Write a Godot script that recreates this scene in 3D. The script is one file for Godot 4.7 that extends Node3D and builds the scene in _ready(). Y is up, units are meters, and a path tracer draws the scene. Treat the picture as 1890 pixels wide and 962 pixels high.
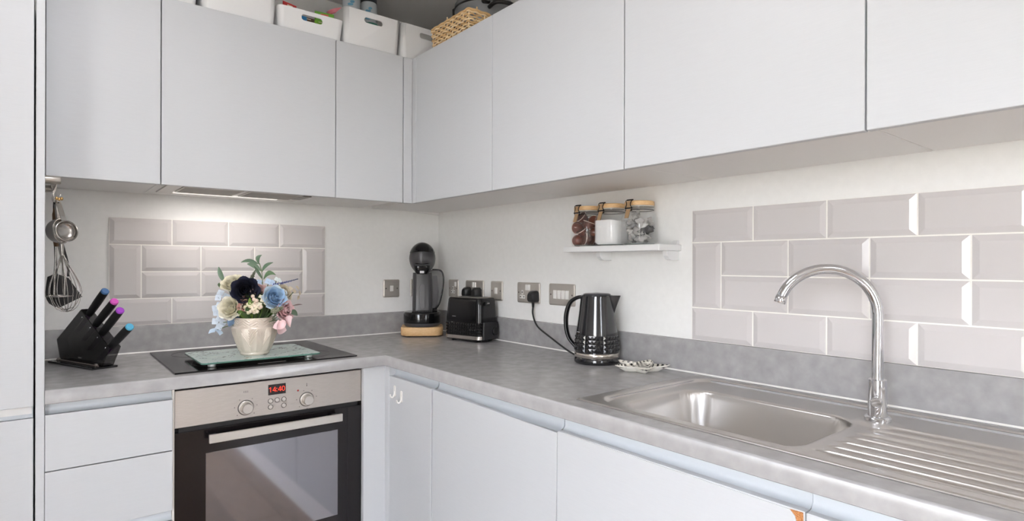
extends Node3D

# ---------------------------------------------------------------- mesh builder
class MB:
	var st := SurfaceTool.new()
	var x := Transform3D()
	func _init():
		st.begin(Mesh.PRIMITIVE_TRIANGLES)
		st.set_smooth_group(-1)
	func g(k: int) -> void:
		st.set_smooth_group(k)
	func tri(a: Vector3, b: Vector3, c: Vector3) -> void:
		st.add_vertex(x * a)
		st.add_vertex(x * c)
		st.add_vertex(x * b)
	func quad(a: Vector3, b: Vector3, c: Vector3, d: Vector3) -> void:
		tri(a, b, c)
		tri(a, c, d)
	func face(p: Array, inside: Vector3) -> void:
		var nn: Vector3 = (p[1] - p[0]).cross(p[2] - p[0])
		if nn.dot(p[0] - inside) < 0.0:
			p.reverse()
		for i in range(1, p.size() - 1):
			tri(p[0], p[i], p[i + 1])
	func box(c: Vector3, s: Vector3, ch := 0.001) -> void:
		g(-1)
		var h := s * 0.5
		ch = minf(ch, 0.45 * minf(h.x, minf(h.y, h.z)))
		for ax in 3:
			var u := (ax + 1) % 3
			var v := (ax + 2) % 3
			for sg in [-1, 1]:
				var p := []
				for k in [[-1, -1], [1, -1], [1, 1], [-1, 1]]:
					var q := Vector3.ZERO
					q[ax] = sg * h[ax]
					q[u] = k[0] * (h[u] - ch)
					q[v] = k[1] * (h[v] - ch)
					p.append(q + c)
				face(p, c)
			if ch <= 0.0:
				continue
			for su in [-1, 1]:
				for sv in [-1, 1]:
					var p := []
					for k in [[-1, 0], [1, 0], [1, 1], [-1, 1]]:
						var q := Vector3.ZERO
						q[ax] = k[0] * (h[ax] - ch)
						q[u] = su * (h[u] - (ch if k[1] else 0.0))
						q[v] = sv * (h[v] - (0.0 if k[1] else ch))
						p.append(q + c)
					face(p, c)
		if ch > 0.0:
			for a in [-1, 1]:
				for b in [-1, 1]:
					for d in [-1, 1]:
						var s3 := Vector3(a, b, d)
						var p := []
						for k in 3:
							var q := (h - Vector3.ONE * ch)
							q[k] = h[k]
							p.append(q * s3 + c)
						face(p, c)
	func lathe(secs: Array, n := 32) -> void:
		for k in secs.size():
			g(k + 1)
			var s: Array = secs[k]
			for i in s.size() - 1:
				for j in n:
					var a := TAU * j / n
					var b := TAU * ((j + 1) % n) / n
					var p: Array = []
					for e in [[s[i], b], [s[i], a], [s[i + 1], a], [s[i + 1], b]]:
						var r: float = e[0].x
						p.append(Vector3(r * cos(e[1]), e[0].y, r * sin(e[1])))
					if s[i].x < 1e-6:
						tri(p[0], p[2], p[3])
					elif s[i + 1].x < 1e-6:
						tri(p[0], p[1], p[2])
					else:
						quad(p[0], p[1], p[2], p[3])
		g(-1)
	func loft(rings: Array, cap0 := true, cap1 := true, smooth := true) -> void:
		g(1 if smooth else -1)
		for i in rings.size() - 1:
			var r0: Array = rings[i]
			var r1: Array = rings[i + 1]
			var n := r0.size()
			for j in n:
				var k := (j + 1) % n
				quad(r0[j], r0[k], r1[k], r1[j])
		g(2 if smooth else -1)
		for e in 2:
			if (cap0 if e == 0 else cap1):
				var r: Array = rings[0 if e == 0 else -1]
				var c := Vector3.ZERO
				for q in r:
					c += q
				c /= r.size()
				for j in r.size():
					var k := (j + 1) % r.size()
					if e == 0:
						tri(c, r[k], r[j])
					else:
						tri(c, r[j], r[k])
			g(3 if smooth else -1)
		g(-1)
	func tube(pts: Array, rad, n := 8, closed := false, flat := Vector2.ONE) -> void:
		var rings := []
		var m := pts.size()
		var up := Vector3.ZERO
		for i in m:
			var t: Vector3
			if closed:
				t = (pts[(i + 1) % m] - pts[(i - 1 + m) % m]).normalized()
			else:
				t = (pts[mini(i + 1, m - 1)] - pts[maxi(i - 1, 0)]).normalized()
			if up == Vector3.ZERO:
				up = Vector3.UP if absf(t.y) < 0.9 else Vector3.RIGHT
			up = (up - t * up.dot(t)).normalized()
			var sd := up.cross(t).normalized()
			var r: float = rad[i] if rad is Array else rad
			var ring := []
			for j in n:
				var a := TAU * j / n
				ring.append(pts[i] + (sd * -cos(a) * flat.x + up * -sin(a) * flat.y) * r)
			ring.reverse()
			rings.append(ring)
		for ring in rings:
			ring.reverse()
		if closed:
			rings.append(rings[0])
		# orient: ring must run counter-clockwise seen from ahead
		var c0: Vector3 = pts[0]
		var t0: Vector3 = (pts[1] - pts[0]).normalized()
		if (rings[0][0] - c0).cross(rings[0][1] - c0).dot(t0) < 0.0:
			for i in (rings.size() - 1 if closed else rings.size()):
				rings[i].reverse()
		loft(rings, not closed, not closed)
	func extrude(poly: Array, z0: float, z1: float, smooth := false, ch := 0.0) -> void:
		# polygon in XY, pushed along Z
		var p := PackedVector2Array(poly)
		if Geometry2D.is_polygon_clockwise(p):
			p.reverse()
		var n := p.size()
		var q := p
		if ch > 0.0:
			q = PackedVector2Array()
			for i in n:
				var d1 := (p[i] - p[(i - 1 + n) % n]).normalized()
				var d2 := (p[(i + 1) % n] - p[i]).normalized()
				var n1 := Vector2(-d1.y, d1.x)
				var n2 := Vector2(-d2.y, d2.x)
				var bis := (n1 + n2).normalized()
				q.append(p[i] + bis * ch / maxf(0.4, bis.dot(n1)))
		var lo := z0 + ch
		var hi := z1 - ch
		for i in n:
			var j := (i + 1) % n
			g(1 if smooth else -1)
			quad(Vector3(p[i].x, p[i].y, lo), Vector3(p[j].x, p[j].y, lo), Vector3(p[j].x, p[j].y, hi), Vector3(p[i].x, p[i].y, hi))
			if ch > 0.0:
				g(-1)
				quad(Vector3(p[i].x, p[i].y, hi), Vector3(p[j].x, p[j].y, hi), Vector3(q[j].x, q[j].y, z1), Vector3(q[i].x, q[i].y, z1))
				quad(Vector3(p[j].x, p[j].y, lo), Vector3(p[i].x, p[i].y, lo), Vector3(q[i].x, q[i].y, z0), Vector3(q[j].x, q[j].y, z0))
		g(-1)
		var t := Geometry2D.triangulate_polygon(q)
		for i in range(0, t.size(), 3):
			var a := q[t[i]]
			var b := q[t[i + 1]]
			var c := q[t[i + 2]]
			if (b - a).cross(c - a) < 0.0:
				var w := b
				b = c
				c = w
			tri(Vector3(a.x, a.y, z1), Vector3(b.x, b.y, z1), Vector3(c.x, c.y, z1))
			tri(Vector3(c.x, c.y, z0), Vector3(b.x, b.y, z0), Vector3(a.x, a.y, z0))
	func grid(p: Array, smooth := true) -> void:
		g(1 if smooth else -1)
		for i in p.size() - 1:
			for j in p[i].size() - 1:
				quad(p[i][j], p[i + 1][j], p[i + 1][j + 1], p[i][j + 1])
		g(-1)
	func ball(c: Vector3, r: Vector3, n := 12) -> void:
		g(1)
		var rows := n / 2
		for i in rows:
			for j in n:
				var p := []
				for e in [[i, j], [i, j + 1], [i + 1, j + 1], [i + 1, j]]:
					var th: float = PI * e[0] / rows
					var ph: float = TAU * (e[1] % n) / n
					p.append(c + r * Vector3(sin(th) * cos(ph), -cos(th), -sin(th) * sin(ph)))
				if i == 0:
					tri(p[0], p[2], p[3])
				elif i == rows - 1:
					tri(p[0], p[1], p[2])
				else:
					quad(p[0], p[1], p[2], p[3])
		g(-1)
	func done() -> ArrayMesh:
		st.generate_normals()
		st.index()
		return st.commit()

# ---------------------------------------------------------------- small helpers
var names := {}
var mats := {}

func V(a, b, c) -> Vector3:
	return Vector3(a, b, c)

func numbered(n: String) -> String:
	names[n] = names.get(n, 0) + 1
	return n if names[n] == 1 else "%s_%03d" % [n, names[n] - 1]

func part(n: String, m, mt: Material, p: Node3D, at := Vector3.ZERO) -> MeshInstance3D:
	var o := MeshInstance3D.new()
	o.name = n
	o.mesh = m.done() if m is MB else m
	o.material_override = mt
	o.position = at
	p.add_child(o, true)
	return o

func thing(n: String, label: String, cat: String, at := Vector3.ZERO, turn := 0.0, group := "") -> Node3D:
	var o := Node3D.new()
	o.name = numbered(n)
	add_child(o, true)
	o.position = at
	o.rotation.y = turn
	tag(o, label, cat, group)
	return o

func tag(o: Node3D, label: String, cat: String, group := "", kind := "") -> void:
	o.set_meta("label", label)
	o.set_meta("category", cat)
	if group:
		o.set_meta("group", group)
	if kind:
		o.set_meta("kind", kind)

func struct(n: String, m, mt: Material, label: String, cat: String) -> MeshInstance3D:
	var o := MeshInstance3D.new()
	o.name = n
	o.mesh = m.done() if m is MB else m
	o.material_override = mt
	add_child(o, true)
	tag(o, label, cat, "", "structure")
	return o

func mat(c: Color, rough := 0.5, metal := 0.0, key := "") -> StandardMaterial3D:
	var k := "%s %.3f %.3f %s" % [c.to_html(), rough, metal, key]
	if mats.has(k):
		return mats[k]
	var m := StandardMaterial3D.new()
	m.albedo_color = c
	m.roughness = rough
	m.metallic = metal
	mats[k] = m
	return m

func rgb(r, g, b) -> Color:
	return Color(r / 255.0, g / 255.0, b / 255.0)

func glass(c: Color, a: float) -> StandardMaterial3D:
	var m := StandardMaterial3D.new()
	m.albedo_color = Color(c.r, c.g, c.b, a)
	m.transparency = BaseMaterial3D.TRANSPARENCY_ALPHA
	m.roughness = 0.03
	return m

func noise_tex(freq: float, oct: int, stops: Array, sd := 1, size := 512, type := FastNoiseLite.TYPE_SIMPLEX_SMOOTH) -> NoiseTexture2D:
	var f := FastNoiseLite.new()
	f.seed = sd
	f.noise_type = type
	f.frequency = freq
	f.fractal_octaves = oct
	var t := NoiseTexture2D.new()
	t.width = size
	t.height = size
	t.seamless = true
	t.noise = f
	var gr := Gradient.new()
	var offs := PackedFloat32Array()
	var cols := PackedColorArray()
	for s in stops:
		offs.append(s[0])
		cols.append(s[1])
	gr.offsets = offs
	gr.colors = cols
	t.color_ramp = gr
	return t

func tri_tex(m: StandardMaterial3D, t: Texture2D, sc: Vector3) -> StandardMaterial3D:
	m.albedo_texture = t
	m.uv1_triplanar = true
	m.uv1_world_triplanar = true
	m.uv1_scale = sc
	return m

func rr(hx: float, hy: float, r: float, n := 6) -> Array:
	var p := []
	r = minf(r, minf(hx, hy) * 0.999)
	for q in 4:
		var cx: float = [1, -1, -1, 1][q] * (hx - r)
		var cy: float = [1, 1, -1, -1][q] * (hy - r)
		for i in n + 1:
			var a := PI / 2 * (q + float(i) / n)
			p.append(Vector2(cx + r * cos(a), cy + r * sin(a)))
	return p

func ring_y(p: Array, y: float, ox := 0.0, oz := 0.0) -> Array:
	var r := []
	for q in p:
		r.append(Vector3(q.x + ox, y, -q.y + oz))
	return r

func ring_z(p: Array, z: float, ox := 0.0, oy := 0.0) -> Array:
	var r := []
	for q in p:
		r.append(Vector3(q.x + ox, q.y + oy, z))
	return r

func boxm(c: Vector3, s: Vector3, ch := 0.001) -> MB:
	var m := MB.new()
	m.box(c, s, ch)
	return m

func span(a: Vector3, b: Vector3, ch := 0.001) -> MB:
	return boxm((a + b) / 2, (b - a).abs(), ch)

func cyl(r: float, y0: float, y1: float, n := 24, ch := 0.0) -> MB:
	var m := MB.new()
	if ch > 0.0:
		m.lathe([[Vector2(0, y0), Vector2(r - ch, y0)], [Vector2(r - ch, y0), Vector2(r, y0 + ch)], [Vector2(r, y0 + ch), Vector2(r, y1 - ch)], [Vector2(r, y1 - ch), Vector2(r - ch, y1)], [Vector2(r - ch, y1), Vector2(0, y1)]], n)
	else:
		m.lathe([[Vector2(0, y0), Vector2(r, y0)], [Vector2(r, y0), Vector2(r, y1)], [Vector2(r, y1), Vector2(0, y1)]], n)
	return m

func curve(pts: Array, n: int) -> Array:
	# Catmull-Rom through the points
	var out := []
	for i in pts.size() - 1:
		var p0: Vector3 = pts[maxi(i - 1, 0)]
		var p3: Vector3 = pts[mini(i + 2, pts.size() - 1)]
		for k in n:
			out.append(pts[i].cubic_interpolate(pts[i + 1], p0, p3, float(k) / n))
	out.append(pts[-1])
	return out

func text_mesh(s: String, size: float, depth := 0.0004, font := "Droid Sans") -> TextMesh:
	var t := TextMesh.new()
	t.text = s
	var f := SystemFont.new()
	f.font_names = PackedStringArray([font])
	t.font = f
	t.font_size = 32
	t.pixel_size = size / 32.0
	t.depth = depth
	return t

# ---------------------------------------------------------------- materials
var WHITE: StandardMaterial3D
var DOOR: StandardMaterial3D
var CHANNEL: StandardMaterial3D
var WALL: StandardMaterial3D
var STONE: StandardMaterial3D
var STEEL: StandardMaterial3D
var CHROME: StandardMaterial3D
var PLATE: StandardMaterial3D
var BLACK: StandardMaterial3D
var GLOSS: StandardMaterial3D
var RUBBER: StandardMaterial3D
var BAMBOO: StandardMaterial3D
var TILE: StandardMaterial3D
var GROUT: StandardMaterial3D
var INSERT: StandardMaterial3D
var PLASTIC: StandardMaterial3D

func make_materials() -> void:
	WHITE = mat(rgb(242, 240, 238), 0.5)
	DOOR = tri_tex(mat(Color.WHITE, 0.42, 0, "door"), noise_tex(0.02, 4, [[0.0, rgb(203, 205, 208)], [1.0, rgb(206, 208, 211)]], 4), V(1.5, 30, 1.5))
	CHANNEL = mat(rgb(214, 219, 224), 0.35)
	WALL = tri_tex(mat(Color.WHITE, 0.85, 0, "wall"), noise_tex(0.05, 4, [[0.0, rgb(240, 239, 237)], [1.0, rgb(244, 243, 241)]], 7), V(1.2, 1.2, 1.2))
	STONE = mat(Color.WHITE, 0.27, 0, "stone")
	tri_tex(STONE, noise_tex(0.02, 6, [[0.0, rgb(156, 154, 154)], [0.4, rgb(164, 162, 162)], [0.65, rgb(169, 167, 167)], [1.0, rgb(178, 176, 176)]], 11, 1024), V(0.9, 0.9, 0.9))
	STONE.metallic_specular = 0.5
	STEEL = mat(rgb(205, 200, 195), 0.28, 1.0, "steel")
	CHROME = mat(rgb(225, 226, 230), 0.05, 1.0, "chrome")
	PLATE = mat(rgb(196, 190, 183), 0.34, 0.6, "plate")
	BLACK = mat(rgb(22, 22, 24), 0.45)
	GLOSS = mat(rgb(14, 15, 19), 0.12, 0, "gloss")
	GLOSS.metallic_specular = 0.7
	RUBBER = mat(rgb(20, 20, 20), 0.7)
	BAMBOO = tri_tex(mat(Color.WHITE, 0.45, 0, "bamboo"), noise_tex(0.02, 3, [[0.0, rgb(204, 160, 108)], [0.5, rgb(222, 182, 130)], [1.0, rgb(234, 198, 150)]], 21), V(6, 40, 6))
	TILE = mat(rgb(211, 206, 205), 0.14, 0, "tile")
	GROUT = mat(rgb(250, 247, 241), 0.8)
	INSERT = mat(rgb(238, 236, 232), 0.35)
	PLASTIC = mat(rgb(238, 238, 238), 0.38, 0, "box")

func _ready() -> void:
	# ------------------------------------------------ camera, sky, exposure
	var cam := Camera3D.new()
	cam.name = "camera"
	cam.projection = Camera3D.PROJECTION_FRUSTUM
	cam.near = 0.05
	cam.far = 60.0
	cam.size = 0.05 * 962.0 / 1082.077
	cam.frustum_offset = Vector2(0.05 * 1.55 / 1082.077, 0.05 * 7.85 / 1082.077)
	cam.position = V(-1.59636, 1.24603, 2.59773)
	cam.rotation = V(-0.00077, -0.67531, 0.00299)
	add_child(cam)
	cam.current = true
	var env := Environment.new()
	env.background_mode = Environment.BG_SKY
	var sky := Sky.new()
	var sm := ProceduralSkyMaterial.new()
	sm.sky_top_color = rgb(208, 219, 238)
	sm.sky_horizon_color = rgb(242, 243, 244)
	sm.ground_bottom_color = rgb(150, 148, 142)
	sm.ground_horizon_color = rgb(205, 205, 203)
	sky.sky_material = sm
	env.sky = sky
	env.background_energy_multiplier = 30.0
	env.tonemap_mode = Environment.TONE_MAPPER_LINEAR
	env.tonemap_exposure = 1.08
	env.sdfgi_enabled = true
	env.ssao_enabled = true
	env.ssil_enabled = true
	var we := WorldEnvironment.new()
	we.name = "world_environment"
	we.environment = env
	add_child(we)
	make_materials()
	build_room()
	build_lamps()
	build_tall_unit()
	build_wall_units()
	build_base_units()
	build_oven()
	build_worktop()
	build_tiles()
	build_sink()
	build_hob_and_board()
	build_sockets()
	build_shelf_and_jars()
	build_kettle()
	build_toaster()
	build_coffee_machine()
	build_knife_block()
	build_utensils()
	build_boxes()
	build_vase()
	build_star_dish()

# ---------------------------------------------------------------- the room
func build_room() -> void:
	var X0 := -2.95
	var Z1 := 4.8
	var H := 2.44
	var rng := RandomNumberGenerator.new()
	rng.seed = 5
	var fl := struct("floor", span(V(X0 - 0.15, -0.2, -0.15), V(0.15, -0.012, Z1 + 0.15), 0), mat(rgb(70, 60, 52), 0.8), "brown wood plank floor in front of the kitchen units", "floor")
	var woods := []
	for k in 4:
		var m := tri_tex(mat(Color.WHITE, 0.35, 0, "wood%d" % k), noise_tex(0.012, 4, [[0.0, rgb(120 + k * 7, 98 + k * 6, 78 + k * 5)], [1.0, rgb(154 + k * 7, 130 + k * 6, 106 + k * 5)]], 30 + k), V(9, 1, 0.8))
		woods.append(m)
	var plank := boxm(Vector3.ZERO, V(0.188, 0.012, 1.196), 0.0015).done()
	for i in 16:
		var z := -0.4 * (i % 3)
		while z < Z1:
			var a := maxf(z, 0.0)
			var b := minf(z + 1.2, Z1)
			if b - a > 0.3:
				var o := part("plank", plank, woods[rng.randi() % 4], fl, V(X0 + 0.095 + 0.19 * i, -0.006, (a + b) / 2))
				o.scale.z = (b - a) / 1.2
			z += 1.2
	struct("ceiling", span(V(X0 - 0.15, H, -0.15), V(0.15, H + 0.2, Z1 + 0.15), 0), mat(rgb(226, 224, 222), 0.9), "plain white ceiling above the wall cupboards", "ceiling")
	struct("wall_back", span(V(X0 - 0.15, 0, -0.15), V(0, H, 0), 0), WALL, "white painted wall behind the oven and hob", "wall")
	struct("wall_right", span(V(0, 0, -0.15), V(0.15, H, Z1 + 0.15), 0), WALL, "white painted wall behind the sink and kettle", "wall")
	var lw := MB.new()
	var zz := [2.6, 3.6]
	lw.box(V(X0 - 0.075, H / 2, zz[0] / 2), V(0.15, H, zz[0]), 0)
	lw.box(V(X0 - 0.075, H / 2, (zz[1] + Z1) / 2), V(0.15, H, Z1 - zz[1]), 0)
	lw.box(V(X0 - 0.075, (2.0 + H) / 2, (zz[0] + zz[1]) / 2), V(0.15, H - 2.0, zz[1] - zz[0]), 0)
	struct("wall_left", lw, WALL, "white wall with the glazed door opposite the sink", "wall")
	var df := MB.new()
	for sz in [2.63, 3.1, 3.57]:
		df.box(V(X0 - 0.07, 1.0, sz), V(0.07, 2.0, 0.06), 0.004)
	for sy in [0.03, 1.97]:
		df.box(V(X0 - 0.07, sy, 3.1), V(0.07, 0.06, 0.88), 0.004)
	var dn := struct("door_1", df, WHITE, "white framed glazed patio door opposite the sink", "door")
	for k in 2:
		part("pane", boxm(Vector3.ZERO, V(0.006, 1.88, 0.41), 0), glass(Color(1, 1, 1), 0.06), dn, V(X0 - 0.07, 1.0, 2.865 + 0.47 * k))
	var w := MB.new()
	var wx0 := -1.75
	var wx1 := -1.35
	w.box(V((X0 + wx0) / 2, H / 2, Z1 + 0.075), V(wx0 - X0, H, 0.15), 0)
	w.box(V(wx1 / 2, H / 2, Z1 + 0.075), V(-wx1, H, 0.15), 0)
	w.box(V((wx0 + wx1) / 2, 0.1, Z1 + 0.075), V(wx1 - wx0, 0.2, 0.15), 0)
	w.box(V((wx0 + wx1) / 2, (2.0 + H) / 2, Z1 + 0.075), V(wx1 - wx0, H - 2.0, 0.15), 0)
	struct("wall_front", w, WALL, "white wall with the narrow window facing the oven", "wall")
	var fr := MB.new()
	for sx in [wx0 + 0.03, wx1 - 0.03, (wx0 + wx1) / 2]:
		fr.box(V(sx, 1.1, Z1 + 0.07), V(0.06, 1.8, 0.07), 0.004)
	for sy in [0.23, 1.97]:
		fr.box(V((wx0 + wx1) / 2, sy, Z1 + 0.07), V(wx1 - wx0, 0.06, 0.07), 0.004)
	var wn := struct("window_1", fr, WHITE, "narrow white framed window facing the oven wall", "window")
	var pg := glass(Color(1, 1, 1), 0.06)
	for k in 2:
		part("pane", boxm(Vector3.ZERO, V(0.11, 1.68, 0.006), 0), pg, wn, V(-1.55 + (k - 0.5) * 0.17, 1.1, Z1 + 0.07))

func lamp(at: Vector3, energy: float) -> void:
	var t := thing("ceiling_light", "square white ceiling panel light near " + ("the oven" if at.z < 2.0 else "the window"), "ceiling light", at)
	var fr := MB.new()
	for s in [-1, 1]:
		fr.box(V(s * 0.29, -0.015, 0), V(0.02, 0.03, 0.6), 0.002)
		fr.box(V(0, -0.015, s * 0.29), V(0.56, 0.03, 0.02), 0.002)
	part("frame", fr, WHITE, t)
	var e := StandardMaterial3D.new()
	e.albedo_color = rgb(240, 240, 240)
	e.emission_enabled = true
	e.emission = rgb(250, 250, 255)
	e.emission_energy_multiplier = 1.5
	part("light_diffuser", boxm(V(0, -0.012, 0), V(0.559, 0.012, 0.559), 0), e, t)
	var l := AreaLight3D.new()
	l.name = "lamp_glow"
	l.area_size = Vector2(0.55, 0.55)
	l.light_color = rgb(250, 250, 255)
	l.light_energy = energy
	l.area_range = 8.0
	l.area_attenuation = 2.0
	l.shadow_enabled = true
	l.position = V(0, -0.022, 0)
	l.rotation.x = -PI / 2
	t.add_child(l)

func build_lamps() -> void:
	lamp(V(-1.45, 2.44, 1.5), 1.0)
	lamp(V(-1.45, 2.44, 3.6), 0.3)

# ---------------------------------------------------------------- tall unit and wall cupboards
func build_tall_unit() -> void:
	struct_panel()
	var t := thing("tall_cupboard", "tall white larder cupboard at the left edge", "cupboard", V(-1.912, 0, 0))
	part("body", span(V(-0.298, 0.0, 0.003), V(0.297, 2.1, 0.598)), WHITE, t)
	part("door", span(V(-0.297, 0.8695, 0.601), V(0.2995, 2.1, 0.6188), 0.0012), DOOR, t)
	part("door", span(V(-0.297, 0.15, 0.601), V(0.2995, 0.8395, 0.6188), 0.0012), DOOR, t)
	part("handle_channel", channel(0.597, 0.8405, 0.8685), CHANNEL, t, V(0, 0, 0.606))

func struct_panel() -> void:
	var o := span(V(-1.6085, 0.0, 0.003), V(-1.5896, 2.12, 0.6188), 0.0012)
	var m := part("end_panel", o, DOOR, self)
	tag(m, "narrow white full height end panel left of the worktop", "end panel")

func channel(w: float, y0: float, y1: float) -> MB:
	# a recessed J-shaped grip rail, front at z = 0
	var m := MB.new()
	var pr := [Vector2(0.012, y0 - 0.001), Vector2(0.004, y0 - 0.001), Vector2(-0.002, y0 + 0.001), Vector2(-0.007, y0 + 0.005), Vector2(-0.0095, y0 + 0.010), Vector2(-0.010, y0 + 0.015), Vector2(-0.010, y1)]
	m.g(1)
	for i in pr.size() - 1:
		m.quad(V(-w / 2, pr[i].y, pr[i].x), V(w / 2, pr[i].y, pr[i].x), V(w / 2, pr[i + 1].y, pr[i + 1].x), V(-w / 2, pr[i + 1].y, pr[i + 1].x))
	m.g(-1)
	m.box(V(0, (y0 + y1) / 2, -0.0135), V(w, y1 - y0, 0.005), 0)
	return m

func wall_unit(label: String, at: Vector3, turn: float, w: float, depth: float, low := 0.0) -> Node3D:
	# origin at the back left bottom corner as one faces it; x runs along the wall, z out of it
	var t := thing("wall_cupboard", label, "wall cupboard", at, turn)
	part("body", span(V(0.001, 0.0095, 0.003), V(w - 0.001, 0.6, depth - 0.021)), WHITE, t)
	part("door", span(V(0.0015, 0.0, depth - 0.019), V(w - 0.0015, 0.603, depth), 0.0012), DOOR, t)
	return t

func build_wall_units() -> void:
	var y := 1.499
	wall_unit("narrow white wall cupboard beside the tall end panel", V(-1.589, y, 0), 0, 0.2905, 0.43)
	wall_unit("wide white wall cupboard holding the extractor above the hob", V(-1.2985, y, 0), 0, 0.5785, 0.43)
	wall_unit("white wall cupboard between the extractor cupboard and the corner", V(-0.72, y, 0), 0, 0.2875, 0.43)
	var p := MB.new()
	p.box(V(-0.41075, y + 0.3015, 0.4205), V(0.0395, 0.603, 0.019), 0.0012)
	p.box(V(-0.3815, y + 0.3015, 0.445), V(0.019, 0.603, 0.031), 0.0012)
	var c := part("corner_post", p, DOOR, self)
	tag(c, "narrow white corner post joining the two runs of wall cupboards", "corner post")
	var t := thing("wall_cupboard", "white corner wall cupboard above the coffee machine", "wall cupboard", V(0, y, 0))
	part("body", span(V(-0.37, 0.0095, 0.003), V(-0.003, 0.6, 0.984)), WHITE, t)
	part("door", span(V(-0.3915, 0.0, 0.463), V(-0.3725, 0.603, 0.9845), 0.0012), DOOR, t)
	wall_unit("white wall cupboard above the jar shelf", V(0, y, 0.986), -PI / 2, 0.584, 0.3915)
	wall_unit("white wall cupboard above the sink and tap", V(0, y, 1.5705), -PI / 2, 0.5835, 0.3915)
	wall_unit("white wall cupboard at the right edge past the sink", V(0, y, 2.1545), -PI / 2, 0.5995, 0.3915)
	var w := MB.new()
	w.face([V(-0.17, y + 0.0095, 0.001), V(-0.001, y + 0.0095, 0.001), V(-0.001, y - 0.002, 0.001)], V(-0.06, y + 0.005, -1))
	w.face([V(-0.17, y + 0.0095, 0.016), V(-0.001, y + 0.0095, 0.016), V(-0.001, y - 0.002, 0.016)], V(-0.06, y + 0.005, -1))
	w.face([V(-0.17, y + 0.0095, 0.001), V(-0.001, y - 0.002, 0.001), V(-0.001, y - 0.002, 0.016), V(-0.17, y + 0.0095, 0.016)], V(-0.06, y + 1, 0))
	w.face([V(-0.001, y + 0.0095, 0.001), V(-0.001, y - 0.002, 0.001), V(-0.001, y - 0.002, 0.016), V(-0.001, y + 0.0095, 0.016)], V(-1, y, 0))
	struct("trim_1", w, WHITE, "thin white sloping batten under the corner wall cupboard", "trim")
	# extractor set into the bottom of the middle cupboard
	var h := thing("extractor_hood", "flat built-in extractor with two filters under the wall cupboard", "extractor", V(-1.028, y + 0.0085, 0.27))
	var steel := mat(rgb(222, 218, 213), 0.4, 0.15)
	part("frame", boxm(V(0, -0.002, 0), V(0.49, 0.005, 0.29), 0.0015), steel, h)
	for k in 2:
		var f := part("filter", boxm(V(0, -0.006, 0), V(0.19, 0.004, 0.17), 0.001), mat(rgb(190, 186, 181), 0.45, 0.3), h, V(-0.105 + 0.21 * k, 0, 0.035))
		var s := MB.new()
		for i in 9:
			s.box(V(0, -0.0088, -0.07 + 0.0175 * i), V(0.176, 0.002, 0.006), 0)
		part("filter_slat", s, mat(rgb(160, 156, 151), 0.4, 0.4), f)
	var e := StandardMaterial3D.new()
	e.albedo_color = rgb(240, 238, 232)
	e.emission_enabled = true
	e.emission = rgb(255, 248, 242)
	e.emission_energy_multiplier = 0.6
	part("lamp_strip", boxm(V(-0.02, -0.006, -0.075), V(0.36, 0.006, 0.022), 0.001), e, h)
	var l := AreaLight3D.new()
	l.name = "hood_glow"
	l.area_size = Vector2(0.35, 0.02)
	l.light_color = rgb(255, 248, 242)
	l.light_energy = 0.11
	l.area_range = 6.0
	l.area_attenuation = 2.0
	l.shadow_enabled = true
	l.position = V(-0.02, -0.0105, -0.075)
	l.rotation.x = -PI / 2
	h.add_child(l)
	part("control_panel", boxm(V(0.215, -0.006, 0.05), V(0.035, 0.006, 0.13), 0.001), mat(rgb(120, 116, 112), 0.4, 0.6), h)

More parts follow.
